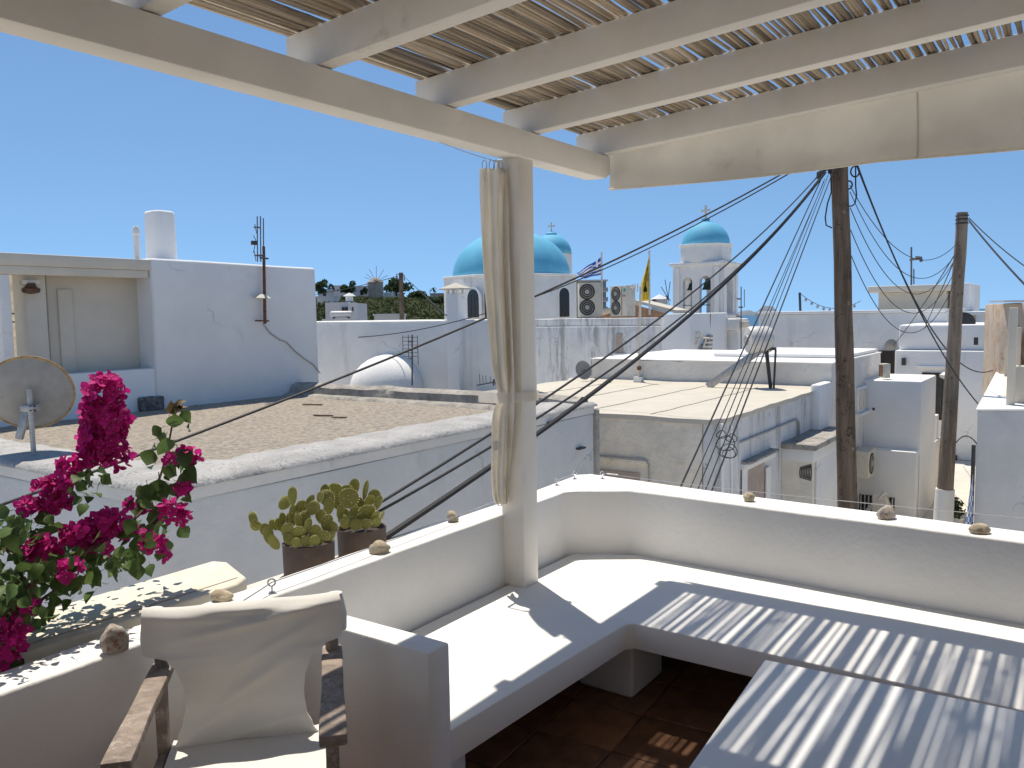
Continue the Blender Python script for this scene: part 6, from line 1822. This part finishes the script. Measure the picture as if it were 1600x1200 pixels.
def tree(px, py_c, rpx, rypx, Y, label, seed, palm=False):
    c = on_y(px, py_c, Y); zg = ground_z(c.x, Y)
    root = thing('palm_tree' if palm else 'hill_tree', Vector((c.x, Y, zg)), label, 'tree', 'trees along the hilltop')
    rx, ry = rpx * Y / F_PX, rypx * Y / F_PX
    base = Vector((c.x + .3, Y, min(zg, c.z - ry) - .4))
    MB().tube([base, base.lerp(c, .5) + Vector((.2, 0, 0)), c], [rx * .12, rx * .09, rx * .05], 7).build('trunk', 'bark', root, smooth=True)
    mb = MB(); r_ = random.Random(seed)
    if palm:
        for k in range(22):
            t = r_.uniform(0, 6.28); el = r_.uniform(-.5, 1.0)
            d = Vector((math.cos(t) * math.cos(el), math.sin(t) * math.cos(el), math.sin(el)))
            pts = [c + d * rx * q - UP * rx * .55 * q * q for q in (0, .35, .7, 1)]
            w = d.cross(UP).normalized() * rx * .12
            for p, q in zip(pts[:-1], pts[1:]): mb.add([p - w, p + w, q + w * .8, q - w * .8], [(0, 1, 2, 3)])
    else:
        for k in range(12):
            d = Vector((r_.gauss(0, .5), r_.gauss(0, .5), r_.gauss(0, .42)))
            leafball(mb, c + Vector((d.x * rx, d.y * rx, d.z * ry)), rx * .55, rx * .55, ry * .55, 120, rx * .11 + .12, r_)
        for k in range(4):
            e = c + Vector((r_.uniform(-.6, .6) * rx, r_.uniform(-.4, .4) * rx, r_.uniform(-.1, .5) * ry))
            MB().tube([c - UP * ry * .5, e], [rx * .05, rx * .02], 5).build('limb', 'bark', root)
    mb.build('crown', 'tree_leaf', root)
tree(543, 453, 10, 9, 260, 'round dark tree beside the white hilltop house', 1)
tree(618, 451, 17, 12, 275, 'broad dark domed tree behind the dark hill pole', 2)
tree(655, 462, 13, 9, 250, 'low spreading tree beyond the dark hill pole', 3)
tree(677, 451, 7, 6, 280, 'small palm tree standing against the sky', 4, True)
tree(504, 450, 9, 9, 240, 'tree showing past the end of the white block', 5)
tree(571, 454, 4, 5, 255, 'small shrub tree at the windmill wall', 6)
tree(690, 470, 10, 6, 220, 'low bush tree beside the slim chimney', 7)
tree(520, 490, 10, 8, 130, 'bushy tree by the cubic white house and its tank', 8)
def far_house(px0, px1, y0, y1, Y, label, wins=(), d=8, mat='far_white'):
    p, q = on_y(px0, y1, Y), on_y(px1, y0, Y)
    r = thing('hill_house', Vector(((p.x + q.x) / 2, Y, p.z)), label, 'house', 'white houses on the hill')
    zl_ = min(ground_z(p.x, Y), p.z) - .5
    ybox(p.x, q.x, Y, Y + d, zl_, q.z).build('wall', mat, r)
    ybox(p.x - .15, q.x + .15, Y - .15, Y + d + .1, q.z + .01, q.z + .25).build('roof', mat, r)
    for (a_, b_, c_, e_) in wins:
        m0, m1 = on_y(a_, e_, Y - .05), on_y(b_, c_, Y - .05)
        ybox(m0.x, m1.x, Y - .08, Y + .1, m0.z, m1.z).build('window', 'dark_glass', r)
far_house(552, 574, 448, 464, 270, 'white hilltop house adjoining the windmill', [(563, 568, 453, 461)])
far_house(573, 590, 443, 464, 275, 'pale wing of the hilltop house behind the windmill', [(561, 562, 450, 455)])
far_house(497, 512, 453, 468, 250, 'small white hill house past the end of the white block', [(505, 509, 457, 463)])
far_house(518, 534, 447, 462, 280, 'pale hill house behind the round dark tree', [(521, 523, 452, 455), (527, 529, 452, 455)])
far_house(495, 522, 464, 474, 220, 'long low white hill house below the others')
far_house(672, 697, 459, 470, 270, 'low stone hill house under the palm tree', mat='far_stone')
far_house(600, 612, 458, 464, 265, 'small white hut at the foot of the domed tree')
far_house(585, 622, 493, 506, 110, 'long low white wall house at the foot of the scrub slope')
h9 = thing('cubic_house', on_y(530, 510, 95), 'cubic white house with two small windows below the hill', 'house')
p, q = on_y(509, 505, 95), on_y(559, 472, 95)
zl_ = ground_z(p.x, 95) - .5
ybox(p.x, on_y(545, 480, 95).x, 95, 101, zl_, q.z).build('wall', 'far_white', h9)
ybox(on_y(545, 480, 95).x + .003, q.x, 94.6, 101, zl_, q.z - .1).build('wall', 'far_white', h9)
for a_, b_ in ((534, 537), (539, 542), (550, 552)):
    m0, m1 = on_y(a_, 486, 94.5), on_y(b_, 480, 94.5)
    ybox(m0.x, m1.x, 94.52, 95.05, m0.z, m1.z).build('window', 'dark_glass', h9)
MB().lathe(on_y(546, 471, 97), [(.45, 0), (.45, .6), (.8, .62), (.1, 1.0)], 8).build('chimney', 'far_white', h9)
tk2 = on_y(530, 491, 80)
wt = thing('roof_water_tank', tk2, 'horizontal metal tank before the cubic white house', 'water tank')
axx = Vector((1, .15, 0)).normalized(); r_k = 5 * 80 / F_PX
MB().lathe(tk2 - axx * .8, [(r_k * .3, -.08), (r_k * .9, 0), (r_k, .1), (r_k, 1.9), (r_k * .9, 2.0), (r_k * .3, 2.06)], 20, axis=axx).build('tank', 'tin', wt, smooth=True, ang=40)
for s_ in (-.5, .9): MB().obox(tk2 + axx * s_ - UP * (r_k + .45), axx * .06, Vector((0, .25, 0)), UP * .5).build('leg', 'metal_dark', wt)
tag(ybox(on_y(503, 500, 79).x, on_y(546, 500, 79).x, 79, 84, STREET, on_y(525, 498, 79).z).build('flat_roof_block', 'far_white'), 'flat white roof block carrying the metal tank', 'house')
windmill(576, 599, 432, 441, 463, 265, 'stone windmill with bare spokes on the scrubby hilltop', (588, 440), [(588, 416), (577, 421), (600, 421), (569, 433), (572, 428), (606, 430)], 'far_stone', 'far_stone')
hp_ = on_y(627, 520, 46)
ut = on_y(626.5, 426, 46)
hpole = thing('utility_pole', Vector((hp_.x, hp_.y, STREET)), 'short dark utility pole standing before the scrub hill', 'utility pole')
MB().tube([Vector((hp_.x, hp_.y, STREET)), ut], [.13, .12], 10).build('shaft', 'pole_dark', hpole, smooth=True)
for dx, dz in ((-.22, -.15), (-.3, -.4), (.18, -.2)):
    MB().tube([ut + UP * dz, ut + Vector((dx, -.1, dz + .08)), ut + Vector((dx * 1.1, -.1, dz - .25))], .03, 5).build('insulator', 'metal_dark', hpole)
cable(ut + Vector((-.2, 0, -.2)), on_y(480, 462, 70), (560, 447), .02, 'thin far wire running from the short hill pole', 'wires of the hill pole')
cable(ut + Vector((.15, 0, -.2)), on_a(697, 493, sa - .2), None, .012, 'thin far wire from the short hill pole to the slim chimney', 'wires of the hill pole')
# rubble heap seen past the tower
mb = MB(); r7 = random.Random(4)
for k in range(130):
    x, y = r7.uniform(1156, 1184), r7.uniform(514, 548)
    if y < 514 + abs(x - 1166) * .35: continue
    p = on_y(x, y, 36 + r7.uniform(-.8, .8))
    s_ = r7.uniform(.06, .16)
    mb.ellipsoid(p, Vector((s_, .03 * r7.uniform(-1, 1), 0)), Vector((0, s_, .02)), Vector((.02, 0, s_ * .75)), 6, 4)
p0_, p1_ = on_y(1154, 560, 36.5), on_y(1188, 519, 36.5)
tag(mb.build('stone_rubble', 'stone'), 'heap of tan rubble stones beyond the bell tower footing', 'rubble', kind='stuff')
tag(ybox(p0_.x, p1_.x, 36.6, 39, STREET, p1_.z - .3).build('rubble_wall', 'far_stone', bevel=.05, cut=.5, amp=.06), 'rough stone wall under the tan rubble heap', 'wall')
# aerial fixed to the tower corner
antenna(1158, 448, 600, on_y(1158, 520, 30), 'tall thin dark aerial rising beside the bell tower corner', [(1151, 467, 1158, 467, .03), (1150, 494, 1158, 494, .03), (1154, 480, 1161, 480, .03), (1163, 452, 1163, 480, .015)], r=.02)
